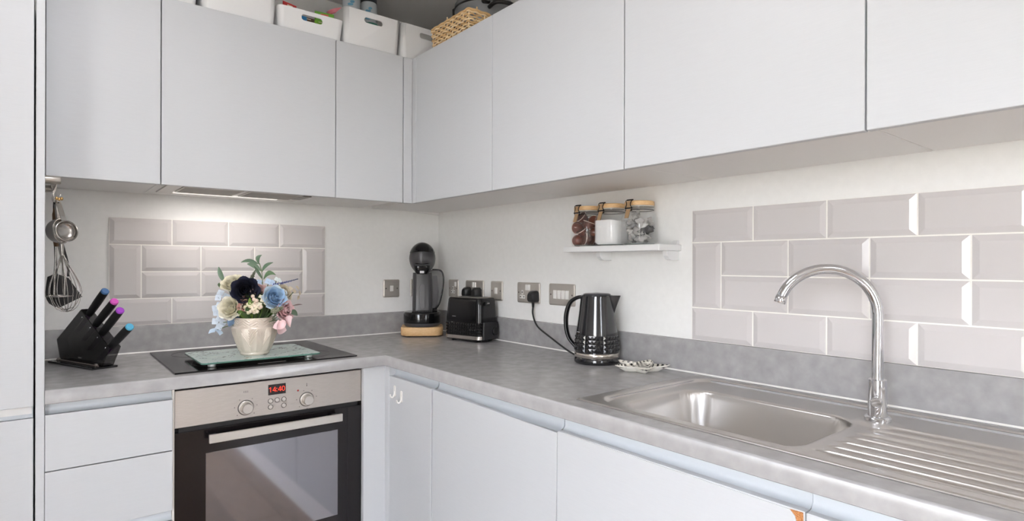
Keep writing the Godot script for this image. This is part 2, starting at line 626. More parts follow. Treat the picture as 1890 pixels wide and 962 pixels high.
# ---------------------------------------------------------------- base units
func build_base_units() -> void:
	var t := thing("drawer_unit", "white three drawer unit left of the oven", "drawer unit", V(-1.4405, 0, 0))
	part("body", span(V(-0.147, 0.15, 0.003), V(0.1465, 0.8715, 0.566)), WHITE, t)
	part("drawer", span(V(-0.1482, 0.6925, 0.6), V(0.148, 0.8425, 0.6188), 0.0012), DOOR, t)
	part("drawer", span(V(-0.1482, 0.514, 0.6), V(0.148, 0.6895, 0.6188), 0.0012), DOOR, t)
	part("drawer", span(V(-0.1482, 0.15, 0.6), V(0.148, 0.484, 0.6188), 0.0012), DOOR, t)
	part("side_panel", span(V(0.1483, 0.15, 0.56), V(0.1545, 0.872, 0.606), 0.0005), mat(rgb(226, 222, 214), 0.5), t)
	part("handle_channel", channel(0.296, 0.8435, 0.8715), CHANNEL, t, V(0, 0, 0.606))
	part("handle_channel", channel(0.296, 0.485, 0.513), CHANNEL, t, V(0, 0, 0.606))
	# filler and corner post right of the oven
	var f := MB.new()
	f.box(V(-0.6435, 0.511, 0.609), V(0.094, 0.722, 0.019), 0.0012)
	f.box(V(-0.5885, 0.511, 0.635), V(0.035, 0.722, 0.0325), 0.0012)
	var fo := part("corner_filler", f, DOOR, self)
	tag(fo, "tall white filler panel right of the oven", "filler panel")
	var zs := [[0.652, 0.946, 0.8388, 0.0], [0.952, 1.5385, 0.8347, 0.0125], [1.5447, 2.1425, 0.8357, 0.0017], [2.1455, 2.743, 0.8346, 0.0], [2.746, 3.34, 0.8346, 0.0]]
	var lab := ["narrow white base cupboard with two hooks on its door", "white base cupboard below the kettle", "white base cupboard under the sink with a chipped door corner", "white base cupboard under the drainer at the right edge", "white base cupboard past the drainer"]
	for k in 5:
		var z: Array = zs[k]
		var c := thing("base_cupboard", lab[k], "base cupboard", V(0, 0, (z[0] + z[1]) / 2))
		var L: float = z[1] - z[0]
		if k > 0:
			part("body", span(V(-0.57, 0.15, -L / 2 + 0.001), V(-0.003, 0.70 if k > 1 and k < 4 else 0.8715, L / 2 - 0.001)), WHITE, c)
		else:
			part("body", span(V(-0.57, 0.15, -L / 2 + 0.001), V(-0.003, 0.8715, L / 2 - 0.001)), WHITE, c)
		var d: MeshInstance3D
		if k == 2:
			d = chipped_door(L, c)
		else:
			d = part("door", boxm(Vector3.ZERO, V(0.0188, z[2] - 0.152, L), 0.0012), DOOR, c, V(-0.5966, (z[2] + 0.152) / 2, 0))
		d.rotation.x = z[3]
		var m := channel(L + 0.002, 0.8345 if k else 0.8385, 0.8715)
		var ch := part("handle_channel", m, CHANNEL, c, V(-0.588, 0, 0))
		ch.rotation.y = -PI / 2
	var pl := part("plinth_board", span(V(-0.565, 0.001, 0.57), V(-0.547, 0.149, 3.34)), WHITE, self)
	tag(pl, "white plinth board along the bottom of the sink run", "plinth")
	var pl2 := part("plinth_board_001", span(V(-1.588, 0.001, 0.55), V(-0.57, 0.149, 0.568)), WHITE, self)
	tag(pl2, "white plinth board below the oven and drawers", "plinth")
	# two adhesive hooks on the narrow door
	for k in 2:
		var h := thing("adhesive_hook", ["small white stick-on hook, the higher and left of two on the narrow door", "small white stick-on hook, the lower and right of two on the narrow door"][k], "hook", V(-0.6062, 0.79 - 0.011 * k, 0.697 + 0.05 * k), -PI / 2, "stick-on hooks on the narrow door")
		var b := MB.new()
		b.x = Transform3D(Basis(), V(0, 0, 0))
		b.extrude(rr(0.0075, 0.02, 0.006), 0.0, 0.0025, false, 0.0008)
		part("base", b, INSERT, h)
		var ho := MB.new()
		ho.tube(curve([V(0, 0.0, 0.002), V(0, -0.014, 0.004), V(0, -0.021, 0.010), V(0, -0.018, 0.017), V(0, -0.010, 0.019)], 5), 0.0028, 8)
		part("hook_arm", ho, INSERT, h)

func chipped_door(L: float, c: Node3D) -> MeshInstance3D:
	var h := 0.8357 - 0.152
	var m := MB.new()
	# door outline in (z, y) with its top right corner broken off the facing
	var out := [Vector2(-L / 2, -h / 2), Vector2(L / 2, -h / 2), Vector2(L / 2, h / 2), Vector2(-L / 2, h / 2)]
	m.x = Transform3D(Basis(V(0, 0, 1), V(0, 1, 0), V(-1, 0, 0)), Vector3.ZERO)
	var core := [Vector2(-L / 2, -h / 2), Vector2(L / 2, -h / 2), Vector2(L / 2, h / 2), Vector2(-L / 2, h / 2)]
	m.extrude(core, -0.0094, 0.0074, false, 0.0)
	var skin := [Vector2(-L / 2, -h / 2), Vector2(L / 2 - 0.001, -h / 2), Vector2(L / 2 - 0.001, h / 2 - 0.062), Vector2(L / 2 - 0.006, h / 2 - 0.045), Vector2(L / 2 - 0.011, h / 2 - 0.03), Vector2(L / 2 - 0.016, h / 2 - 0.012), Vector2(L / 2 - 0.025, h / 2 - 0.003), Vector2(-L / 2, h / 2 - 0.001)]
	m.extrude(skin, 0.0074, 0.0094, false, 0.0)
	var d := part("door", m, DOOR, c, V(-0.5966, (0.8357 + 0.152) / 2, 0))
	var b := MB.new()
	b.x = Transform3D(Basis(V(0, 0, 1), V(0, 1, 0), V(-1, 0, 0)), Vector3.ZERO)
	b.extrude([Vector2(L / 2 - 0.001, h / 2 - 0.062), Vector2(L / 2 - 0.006, h / 2 - 0.045), Vector2(L / 2 - 0.011, h / 2 - 0.03), Vector2(L / 2 - 0.016, h / 2 - 0.012), Vector2(L / 2 - 0.025, h / 2 - 0.003), Vector2(L / 2 - 0.003, h / 2 - 0.002)], 0.0074, 0.0081)
	var cm := tri_tex(mat(Color.WHITE, 0.9, 0, "chip"), noise_tex(0.08, 4, [[0.0, rgb(120, 72, 38)], [0.5, rgb(186, 126, 78)], [1.0, rgb(216, 164, 112)]], 3), V(9, 9, 9))
	var p := part("bare_chipboard", b, cm, d)
	p.set_meta("label", "bare brown chipboard where the corner facing broke off")
	return d

# ---------------------------------------------------------------- oven
func build_oven() -> void:
	var W := 0.5945
	var t := thing("oven", "built-in stainless steel and black glass electric oven under the hob", "oven", V(-0.988, 0, 0.6))
	part("body", span(V(-W / 2 + 0.004, 0.27, -0.55), V(W / 2 - 0.004, 0.862, -0.022)), mat(rgb(40, 38, 38), 0.6), t)
	var ss := tri_tex(mat(Color.WHITE, 0.36, 0.85, "brushed"), noise_tex(0.03, 3, [[0.0, rgb(188, 181, 175)], [1.0, rgb(206, 200, 194)]], 17), V(1.5, 60, 1.5))
	part("control_panel", span(V(-W / 2, 0.7495, -0.02), V(W / 2, 0.8632, 0.0), 0.0015), ss, t)
	part("vent_strip", span(V(-W / 2 + 0.012, 0.733, -0.018), V(W / 2 - 0.012, 0.7495, -0.008), 0), BLACK, t)
	var door := part("oven_door", span(V(-W / 2, 0.27, -0.02), V(W / 2, 0.735, 0.0), 0.0012), mat(rgb(20, 16, 18), 0.16, 0, "ovenglass"), t)
	var win := mat(rgb(150, 149, 154), 0.06, 0.85, "ovenwindow")
	part("oven_window", span(V(-0.212, 0.36, -0.001), V(0.2095, 0.661, 0.0006), 0.0004), win, door)
	part("door_edge", span(V(0.244, 0.27, -0.001), V(0.246, 0.735, 0.0004), 0), BLACK, door)
	var hm := mat(rgb(214, 210, 204), 0.32, 0.75)
	var hd := part("door_handle", span(V(-0.2105, 0.698, 0.032), V(0.211, 0.7245, 0.041), 0.0015), hm, door)
	for s in [-1, 1]:
		part("handle_post", span(V(s * 0.195 - 0.01, 0.703, 0.0), V(s * 0.195 + 0.01, 0.7195, 0.0325), 0.001), BLACK, hd)
	# display, keys, knobs
	var dp := part("display", span(V(-0.0275, 0.8135, -0.001), V(0.0285, 0.8475, 0.0012), 0.0005), mat(rgb(30, 18, 18), 0.15), t)
	var e := StandardMaterial3D.new()
	e.albedo_color = rgb(60, 10, 8)
	e.emission_enabled = true
	e.emission = rgb(255, 70, 50)
	e.emission_energy_multiplier = 1.6
	part("clock_digit", text_mesh("14:40", 0.0215), e, dp, V(0.0, 0.8305, 0.0014))
	var km := mat(rgb(205, 200, 194), 0.3, 0.8)
	for q in [[-0.0201, 0.7938], [0.001, 0.7945], [0.0225, 0.7943], [-0.0201, 0.7742], [0.0226, 0.7739]]:
		var b := MB.new()
		b.x = Transform3D(Basis(V(1, 0, 0), PI / 2), V(q[0], q[1], 0))
		b.lathe([[Vector2(0.0068, 0), Vector2(0.0068, 0.002)], [Vector2(0.0068, 0.002), Vector2(0.0055, 0.003)], [Vector2(0.0055, 0.003), Vector2(0, 0.003)]], 20)
		var kb := part("button", b, km, t)
		var rg := MB.new()
		rg.x = b.x
		rg.lathe([[Vector2(0.0085, 0.0), Vector2(0.0085, 0.0006)], [Vector2(0.0085, 0.0006), Vector2(0.0068, 0.0006)]], 20)
		part("button_ring", rg, mat(rgb(70, 66, 64), 0.5), kb)
	for q in [[-0.0963, 0.7839, 0.6], [0.0989, 0.7833, -0.3]]:
		var b := MB.new()
		b.x = Transform3D(Basis(V(1, 0, 0), PI / 2), V(q[0], q[1], 0))
		b.lathe([[Vector2(0.0225, 0), Vector2(0.0225, 0.004)], [Vector2(0.0225, 0.004), Vector2(0.0205, 0.0055)], [Vector2(0.0205, 0.0055), Vector2(0.0175, 0.0055)], [Vector2(0.0175, 0.0055), Vector2(0.0165, 0.022)], [Vector2(0.0165, 0.022), Vector2(0.015, 0.0245)], [Vector2(0.015, 0.0245), Vector2(0, 0.0245)]], 32)
		var kb := part("knob", b, km, t)
		var rg := MB.new()
		rg.x = b.x
		rg.lathe([[Vector2(0.0245, 0.0), Vector2(0.0245, 0.0008)], [Vector2(0.0245, 0.0008), Vector2(0.0225, 0.0008)]], 32)
		part("knob_ring", rg, mat(rgb(70, 66, 64), 0.5), kb)
		for i in 7:
			var a: float = q[2] + i * 0.85
			if i == 3:
				continue
			part("printed_mark", boxm(V(q[0] + 0.034 * sin(a), q[1] + 0.032 * cos(a), 0.0002), V(0.003, 0.0028, 0.0008), 0), mat(rgb(130, 124, 120), 0.6), t)
	for q in [[-0.0965, 0.8325, 0.007, 0.0012], [-0.0965, 0.8365, 0.007, 0.0012], [-0.1025, 0.8345, 0.0012, 0.006], [-0.0905, 0.8345, 0.0012, 0.006], [0.099, 0.8345, 0.0016, 0.008], [0.099, 0.8295, 0.003, 0.003]]:
		part("printed_symbol", boxm(V(q[0], q[1], 0.0002), V(q[2], q[3], 0.0008), 0), mat(rgb(100, 94, 92), 0.6), t)
	var led := MB.new()
	led.ball(V(0.0694, 0.8168, 0.0005), V(0.0032, 0.0032, 0.0016), 12)
	part("indicator_light", led, mat(rgb(150, 28, 24), 0.3), t)

# ---------------------------------------------------------------- worktop and upstands
const DA := 0.6296
const DB := 0.6126
func build_worktop() -> void:
	var m := MB.new()
	var pr := [Vector2(-0.04, 0.8725), Vector2(-0.0015, 0.8725), Vector2(0, 0.874), Vector2(0, 0.9055), Vector2(-0.0012, 0.9085), Vector2(-0.0045, 0.91)]
	var zend := 3.4
	for i in pr.size() - 1:
		var a: Vector2 = pr[i]
		var b: Vector2 = pr[i + 1]
		m.g(1 if i >= 2 else -1)
		m.quad(V(-1.589, a.y, DA + a.x), V(-DB - a.x, a.y, DA + a.x), V(-DB - b.x, b.y, DA + b.x), V(-1.589, b.y, DA + b.x))
		m.quad(V(-DB - a.x, a.y, DA + a.x), V(-DB - a.x, a.y, zend), V(-DB - b.x, b.y, zend), V(-DB - b.x, b.y, DA + b.x))
	m.g(-1)
	var e := 0.0045
	var ix := -DB + e
	for yy in [0.91, 0.8725]:
		var rects := [[-1.589, ix, 0.0, DA - e], [ix, 0.0, 0.0, 1.6], [ix, -0.54, 1.6, 2.54], [-0.08, 0.0, 1.6, 2.54], [ix, 0.0, 2.54, zend]]
		for r in rects:
			m.face([V(r[0], yy, r[2]), V(r[1], yy, r[2]), V(r[1], yy, r[3]), V(r[0], yy, r[3])], V(-0.5, 0.89, 0.5))
	m.face([V(-DB, 0.8725, zend), V(0, 0.8725, zend), V(0, 0.91, zend), V(-DB, 0.91, zend)], V(-0.3, 0.9, 0))
	m.face([V(-1.589, 0.8725, 0), V(-1.589, 0.8725, DA), V(-1.589, 0.91, DA), V(-1.589, 0.91, 0)], V(0, 0.9, 0))
	for q in [[V(-0.54, 0, 1.6), V(-0.08, 0, 1.6)], [V(-0.08, 0, 1.6), V(-0.08, 0, 2.54)], [V(-0.08, 0, 2.54), V(-0.54, 0, 2.54)], [V(-0.54, 0, 2.54), V(-0.54, 0, 1.6)]]:
		var a: Vector3 = q[0]
		var b: Vector3 = q[1]
		m.quad(V(a.x, 0.8725, a.z), V(b.x, 0.8725, b.z), V(b.x, 0.91, b.z), V(a.x, 0.91, a.z))
	var o := part("worktop", m, STONE, self)
	tag(o, "grey concrete effect laminate worktop running round the corner", "worktop")
	var u := part("upstand", span(V(-1.589, 0.9105, 0.0005), V(-0.0005, 1.0119, 0.019), 0.001), STONE, self)
	tag(u, "grey concrete effect upstand along the oven wall", "upstand")
	var u2 := part("upstand_001", span(V(-0.019, 0.9105, 0.0195), V(-0.0005, 1.0119, 3.4), 0.001), STONE, self)
	tag(u2, "grey concrete effect upstand along the sink wall", "upstand")
	var b := MB.new()
	b.x = Transform3D()
	b.face([V(-1.589, 0.9102, 0.022), V(-0.022, 0.9102, 0.022), V(-0.019, 0.9145, 0.0192), V(-1.589, 0.9145, 0.0192)], V(-0.8, 0.9, 0))
	b.face([V(-0.022, 0.9102, 0.022), V(-0.022, 0.9102, 3.4), V(-0.0192, 0.9145, 3.4), V(-0.0192, 0.9145, 0.0192)], V(0, 0.9, 1))
	struct("trim_2", b, mat(rgb(240, 238, 234), 0.4), "white sealant bead between worktop and upstand", "trim")

# ---------------------------------------------------------------- wall tiles
func tile_mesh(w: float, h: float) -> ArrayMesh:
	# bevelled tile, back at z = 0, centred in x and y
	var m := MB.new()
	var e := minf(0.014, minf(w, h) * 0.3)
	var pts := []
	for q in [[w / 2, h / 2, 0.0], [w / 2, h / 2, 0.0045], [w / 2 - e, h / 2 - e, 0.0085]]:
		pts.append([V(-q[0], -q[1], q[2]), V(q[0], -q[1], q[2]), V(q[0], q[1], q[2]), V(-q[0], q[1], q[2])])
	for i in 2:
		for j in 4:
			m.quad(pts[i][j], pts[i][(j + 1) % 4], pts[i + 1][(j + 1) % 4], pts[i + 1][j])
	m.quad(pts[2][0], pts[2][1], pts[2][2], pts[2][3])
	return m.done()

func tile_panel(label: String, at: Vector3, turn: float, n: float, flip: bool, last_half: bool) -> void:
	var P := 0.202
	var Q := 0.101
	var t := thing("tile_splashback", label, "splashback", at, turn)
	var full := tile_mesh(0.1985, 0.0975)
	var half := tile_mesh(0.0975, 0.1985)
	part("grout", span(V(0, 0.0005, 0.0005), V(n * P, 4 * Q - 0.001, 0.0053), 0), GROUT, t)
	for r in 4:
		var off := 0.5 if (r == 1 or r == 2) else 0.0
		for k in int(n):
			if off > 0 and k == int(n) - 1:
				continue
			var kk := k + off
			part("tile", full, TILE, t, V((kk + 0.5) * P, (r + 0.5) * Q, 0.001))
	part("tile", half, TILE, t, V(0.25 * P, 2 * Q, 0.001))
	part("tile", half, TILE, t, V((n - 0.25) * P, 2 * Q, 0.001))

func build_tiles() -> void:
	tile_panel("small panel of raised grey metro tiles behind the hob", V(-1.4045, 1.0121, 0), 0, 4.0, false, true)
	var t := "long panel of raised pale grey metro tiles behind the sink"
	# the sink panel runs towards +z: its local x runs from right to left as one faces the wall
	tile_panel(t, V(0, 1.0121, 1.5179), -PI / 2, 6.0, true, true)

# ---------------------------------------------------------------- sink and tap
const SX0 := -0.556
const SX1 := -0.045
const SZ0 := 1.562
const SZ1 := 2.56

func sd_rr(px: float, pz: float, cx: float, cz: float, hx: float, hz: float, r: float) -> float:
	var qx := absf(px - cx) - hx + r
	var qz := absf(pz - cz) - hz + r
	return Vector2(maxf(qx, 0), maxf(qz, 0)).length() + minf(maxf(qx, qz), 0.0) - r

func sink_height(px: float, pz: float) -> float:
	# height above the worktop of the pressed sheet at that place
	var h := 0.0035
	var o := sd_rr(px, pz, (SX0 + SX1) / 2, (SZ0 + SZ1) / 2, (SX1 - SX0) / 2, (SZ1 - SZ0) / 2, 0.012)
	h -= 0.003 * smoothstep(-0.004, 0.0, o)
	# shallow pressed area with round corners
	var rc := sd_rr(px, pz, -0.298, 2.062, 0.231, 0.47, 0.06)
	h -= 0.0085 * (1.0 - smoothstep(-0.014, 0.0, rc))
	# back ledge that carries the tap, raised again
	# bowl
	var bw := sd_rr(px, pz, -0.352, 1.862, 0.158, 0.212, 0.065)
	if bw < 0.012:
		h -= 0.004 * (1.0 - smoothstep(-0.004, 0.012, bw))
		var wl := clampf(-bw / 0.045, 0.0, 1.0)
		h -= 0.15 * (1.0 - pow(1.0 - wl, 2.4))
	# drainer ribs run along z
	var ribs := [-0.475, -0.433, -0.39, -0.3425, -0.299, -0.252, -0.206]
	for x0 in ribs:
		var st := 2.098
		var d: float = absf(px - x0)
		if d < 0.012 and pz > st:
			h += 0.0055 * (1.0 - smoothstep(0.004, 0.009, d)) * smoothstep(st, st + 0.035, pz) * (1.0 - smoothstep(2.47, 2.5, pz))
	var d2 := absf(px + 0.512)
	if d2 < 0.012 and pz > 2.19:
		h += 0.0055 * (1.0 - smoothstep(0.004, 0.009, d2)) * smoothstep(2.19, 2.225, pz) * (1.0 - smoothstep(2.47, 2.5, pz))
	# flat round seat under the tap
	var tp := Vector2(px + 0.187, pz - 2.105).length()
	if tp < 0.05:
		h = lerpf(0.001, h, smoothstep(0.03, 0.05, tp))
	return h

func build_sink() -> void:
	var t := thing("sink", "stainless steel inset sink with one bowl and ribbed drainer", "sink", V(0, 0.91, 0))
	var m := MB.new()
	var xs := []
	var zs := []
	var n := 260
	for i in n + 1:
		xs.append(lerpf(SX0, SX1, float(i) / n))
	var nz := 260
	for i in nz + 1:
		zs.append(lerpf(SZ0, SZ1, float(i) / nz))
	var p := []
	for px in xs:
		var row := []
		for pz in zs:
			row.append(V(px, sink_height(px, pz), pz))
		p.append(row)
	# grid() faces up when x runs first and z second reversed
	var q := []
	for i in zs.size():
		var row := []
		for j in xs.size():
			row.append(p[j][i])
		q.append(row)
	m.grid(q)
	var sk := mat(rgb(216, 213, 210), 0.32, 1.0, "sink")
	part("basin", m, sk, t)
	var lip := MB.new()
	lip.box(V(SX0 - 0.0008, 0.0012, (SZ0 + SZ1) / 2), V(0.002, 0.0022, SZ1 - SZ0), 0.0005)
	lip.box(V(SX1 + 0.0008, 0.0012, (SZ0 + SZ1) / 2), V(0.002, 0.0022, SZ1 - SZ0), 0.0005)
	lip.box(V((SX0 + SX1) / 2, 0.0012, SZ0 - 0.0008), V(SX1 - SX0, 0.0022, 0.002), 0.0005)
	lip.box(V((SX0 + SX1) / 2, 0.0012, SZ1 + 0.0008), V(SX1 - SX0, 0.0022, 0.002), 0.0005)
	part("rim", lip, sk, t)
	var w := MB.new()
	w.lathe([[Vector2(0.0, 0.0), Vector2(0.03, 0.0), Vector2(0.036, 0.004)], [Vector2(0.036, 0.004), Vector2(0.043, 0.002), Vector2(0.045, 0.0)]], 32)
	part("waste", w, CHROME, t, V(-0.352, -0.1585, 1.862))
	# swan-neck tap
	var f := thing("tap", "tall chrome swan neck tap behind the sink bowl", "tap", V(-0.187, 0.9112, 2.105))
	var b := MB.new()
	b.lathe([[Vector2(0, 0), Vector2(0.0255, 0)], [Vector2(0.0255, 0), Vector2(0.0255, 0.007)], [Vector2(0.0255, 0.007), Vector2(0.024, 0.0095), Vector2(0.0185, 0.0105)], [Vector2(0.0185, 0.0105), Vector2(0.0178, 0.088)], [Vector2(0.0178, 0.088), Vector2(0.0165, 0.0895)], [Vector2(0.0165, 0.0895), Vector2(0.0, 0.0895)]], 40)
	part("body", b, CHROME, f)
	var dir := V(-0.565, 0, -0.825)
	var pts := [V(0, 0.085, 0), V(0, 0.14, 0), V(0, 0.19, 0)]
	var R := 0.0985
	for i in 29:
		var a := PI * 0.915 * i / 28.0
		pts.append(V(0, 0.2285, 0) + dir * (R - R * cos(a)) + V(0, R * sin(a), 0))
	var s := MB.new()
	s.tube(pts, 0.0115, 24)
	var sp := part("spout", s, CHROME, f)
	var e: Vector3 = pts[-1]
	var td: Vector3 = (pts[-1] - pts[-2]).normalized()
	var noz := MB.new()
	noz.tube([e - td * 0.012, e - td * 0.0118, e + td * 0.004, e + td * 0.005], [0.0118, 0.0128, 0.0128, 0.0118], 24)
	part("nozzle", noz, CHROME, sp)
	var hv := MB.new()
	hv.tube([V(-0.012, 0.042, 0.002), V(-0.0205, 0.042, 0.004), V(-0.0225, 0.042, 0.0044)], [0.0115, 0.0115, 0.009], 20)
	hv.tube([V(0.012, 0.06, -0.004), V(0.03, 0.072, -0.01), V(0.042, 0.096, -0.014)], [0.006, 0.0055, 0.005], 12)
	part("lever", hv, CHROME, f)

# ---------------------------------------------------------------- hob and glass board
func build_hob_and_board() -> void:
	var hb := MB.new()
	hb.box(V(0, 0.0025, 0), V(0.581, 0.005, 0.522), 0.0015)
	var t := thing("hob", "black glass electric hob set in the worktop above the oven", "hob", V(-0.9925, 0.9102, 0.329))
	part("glass_top", hb, mat(rgb(24, 22, 22), 0.1, 0, "hob"), t)
	var rim := mat(rgb(66, 62, 60), 0.25)
	for q in [[-0.15, -0.13, 0.09], [0.15, -0.13, 0.072], [-0.15, 0.12, 0.072], [0.15, 0.12, 0.09]]:
		var r := MB.new()
		r.lathe([[Vector2(q[2] - 0.0015, 0.0002), Vector2(q[2] - 0.0015, 0.0004)], [Vector2(q[2] - 0.0015, 0.0004), Vector2(q[2], 0.0004)], [Vector2(q[2], 0.0004), Vector2(q[2], 0.0)]], 48)
		part("cooking_ring", r, rim, t, V(q[0], 0.005, q[1]))
	var pm := MB.new()
	pm.box(V(0, 0.0052, 0.235), V(0.09, 0.0004, 0.012), 0)
	part("touch_panel", pm, mat(rgb(96, 92, 90), 0.3), t)
	# chopping board with a marble print
	var c := thing("chopping_board", "glass chopping board with white marble print lying on the hob", "chopping board", V(-1.0145, 0.9155, 0.4155))
	var im := Image.create(512, 512, false, Image.FORMAT_RGB8)
	var n1 := FastNoiseLite.new()
	n1.seed = 8
	n1.frequency = 0.006
	n1.fractal_octaves = 4
	var n2 := FastNoiseLite.new()
	n2.seed = 19
	n2.frequency = 0.012
	n2.fractal_octaves = 3
	for y in 512:
		for x in 512:
			var wv := n2.get_noise_2d(x, y) * 60.0
			var v := absf(n1.get_noise_2d(x * 0.8 + wv, y * 1.1 - wv))
			var vein := 1.0 - smoothstep(0.008, 0.06, v)
			var sel := smoothstep(-0.2, 0.1, n2.get_noise_2d(x * 0.5 + 300, y * 0.5))
			var cloud := 0.5 + 0.5 * n1.get_noise_2d(x * 0.7 + 900, y * 0.7)
			var base := Color(0.86, 0.91, 0.88).lerp(Color(0.74, 0.82, 0.80), cloud)
			im.set_pixel(x, y, base.lerp(Color(0.10, 0.13, 0.15), vein * sel))
	var mm := StandardMaterial3D.new()
	mm.albedo_texture = ImageTexture.create_from_image(im)
	mm.roughness = 0.08
	mm.uv1_triplanar = true
	mm.uv1_scale = V(2.6, 2.6, 2.6)
	var bd := MB.new()
	bd.loft([ring_y(rr(0.1895, 0.145, 0.012), 0.0110), ring_y(rr(0.1905, 0.146, 0.012), 0.0116), ring_y(rr(0.1905, 0.146, 0.012), 0.0160), ring_y(rr(0.1895, 0.145, 0.012), 0.0166)], true, false, true)
	part("glass_edge", bd, mat(rgb(92, 130, 118), 0.1), c)
	var tp := MB.new()
	tp.loft([ring_y(rr(0.1890, 0.1445, 0.0115), 0.0160), ring_y(rr(0.1890, 0.1445, 0.0115), 0.0169)], false, true, false)
	part("printed_face", tp, mm, c)
	for sx in [-1, 1]:
		for sz in [-1, 1]:
			part("foot", cyl(0.013, 0.0, 0.0112, 20, 0.002), mat(rgb(190, 196, 190), 0.2, 0.3), c, V(sx * 0.155, 0, sz * 0.118))

# ---------------------------------------------------------------- sockets and switches
func faceplate(t: Node3D, w: float) -> void:
	var p := MB.new()
	p.loft([ring_z(rr(w / 2, 0.043, 0.007), 0.0), ring_z(rr(w / 2, 0.043, 0.007), 0.003), ring_z(rr(w / 2 - 0.002, 0.041, 0.006), 0.0055), ring_z(rr(w / 2 - 0.006, 0.037, 0.004), 0.0066)], false, true)
	part("plate", p, PLATE, t)
	for s in [-1, 1]:
		var sc := MB.new()
		sc.ball(V(s * (w / 2 - 0.013 if w < 0.1 else 0.06), 0, 0.0066), V(0.0035, 0.0035, 0.0012), 12)
		part("screw", sc, mat(rgb(120, 114, 108), 0.3, 0.9), t)

func rocker(t: Node3D, x: float, y: float, w: float, h: float) -> void:
	var r := MB.new()
	r.loft([ring_z(rr(w / 2, h / 2, 0.0015, 3), 0.006, x, y), ring_z(rr(w / 2, h / 2, 0.0015, 3), 0.0085, x, y), ring_z(rr(w / 2 - 0.001, h / 2 - 0.001, 0.001, 3), 0.0098, x, y)], false, true, false)
	part("rocker", r, INSERT, t)

func pins(t: Node3D, x: float, y: float) -> void:
	var i := part("socket_insert", boxm(V(x, y, 0.0067), V(0.034, 0.0145, 0.0016), 0.0005), INSERT, t)
	for s in [-1, 1]:
		part("pin_hole", boxm(V(x + s * 0.011, y, 0.0076), V(0.0065, 0.0045, 0.0006), 0), BLACK, i)
	var e := part("socket_insert", boxm(V(x, y + 0.019, 0.0067), V(0.011, 0.017, 0.0016), 0.0005), INSERT, t)
	part("pin_hole", boxm(V(x, y + 0.019, 0.0076), V(0.0045, 0.0085, 0.0006), 0), BLACK, e)

func plug(label: String, at: Vector3, turn: float, cable: Array, grp := "") -> Node3D:
	var t := thing("plug", label, "plug", at, turn, grp)
	var b := MB.new()
	var sec := []
	for q in [[0.0, 0.0245, 0.0235, 0.0], [0.006, 0.025, 0.024, 0.0], [0.016, 0.022, 0.0235, -0.001], [0.026, 0.0185, 0.021, -0.002], [0.031, 0.015, 0.017, -0.003]]:
		var r := []
		for p in rr(q[1], q[2], 0.011, 5):
			var k: float = 1.0 - 0.18 * clampf(p.y / 0.024, -1.0, 1.0)
			r.append(V(p.x * (k if p.y > 0 else 1.0), p.y + q[3], q[0]))
		sec.append(r)
	b.loft(sec, false, true)
	part("body", b, mat(rgb(26, 26, 27), 0.35), t)
	var st := MB.new()
	st.tube([V(0, -0.018, 0.012), V(0, -0.03, 0.012), V(0, -0.044, 0.012)], [0.0065, 0.0055, 0.0042], 10)
	part("strain_relief", st, RUBBER, t)
	if cable.size():
		var c := MB.new()
		c.tube(curve(cable, 8), 0.0036, 10)
		part("cable", c, mat(rgb(24, 24, 25), 0.4), t)
	return t

func build_sockets() -> void:
	var y := 1.127
	var B := -PI / 2
	var t := thing("wall_switch", "steel single switch on the oven wall left of the coffee machine", "switch", V(-0.266, y, 0.0005))
	faceplate(t, 0.086)
	rocker(t, 0, 0, 0.017, 0.028)
	t = thing("wall_switch", "steel switch plate half hidden behind the coffee machine", "switch", V(-0.119, y, 0.0005))
	faceplate(t, 0.086)
	rocker(t, 0, 0, 0.017, 0.028)
	t = thing("wall_socket", "steel single socket between the coffee machine and the toaster plugs", "socket", V(-0.0005, y, 0.154), B)
	faceplate(t, 0.086)
	rocker(t, 0.02, 0.02, 0.012, 0.022)
	pins(t, 0, -0.018)
	t = thing("wall_socket", "steel double socket with two black plugs behind the toaster", "socket", V(-0.0005, y, 0.3345), B)
	faceplate(t, 0.146)
	rocker(t, -0.008, 0.022, 0.013, 0.024)
	rocker(t, 0.008, 0.022, 0.013, 0.024)
	pins(t, -0.036, -0.018)
	pins(t, 0.036, -0.018)
	t = thing("wall_switch", "steel single switch above the right end of the toaster", "switch", V(-0.0005, y, 0.506), B)
	faceplate(t, 0.086)
	rocker(t, 0, 0, 0.017, 0.028)
	t = thing("wall_socket", "steel double socket holding the kettle plug", "socket", V(-0.0005, y, 0.726), B)
	faceplate(t, 0.146)
	rocker(t, -0.008, 0.022, 0.013, 0.024)
	rocker(t, 0.008, 0.022, 0.013, 0.024)
	pins(t, -0.036, -0.018)
	pins(t, 0.036, -0.018)
	t = thing("wall_switch", "steel plate with four white rockers left of the kettle", "switch", V(-0.0005, y, 0.9275), B)
	faceplate(t, 0.146)
	for k in 4:
		rocker(t, -0.0345 + 0.023 * k, 0.0, 0.018, 0.034)
	plug("left of two black plugs in the double socket behind the toaster", V(-0.009, y - 0.013, 0.293), B, [])
	plug("right of two black plugs in the double socket behind the toaster", V(-0.009, y - 0.013, 0.372), B, [])
	# kettle plug: its local x runs along +z and local z towards -x
	var c := []
	for q in [V(-0.021, 1.072, 0.775), V(-0.023, 1.04, 0.777), V(-0.05, 1.0, 0.835), V(-0.075, 0.967, 0.94), V(-0.095, 0.93, 1.06), V(-0.1, 0.917, 1.12)]:
		c.append(V(q.z - 0.775, q.y - (y - 0.013), -0.009 - q.x))
	plug("black kettle plug with its cable drooping to the kettle", V(-0.009, y - 0.013, 0.775), B, c)

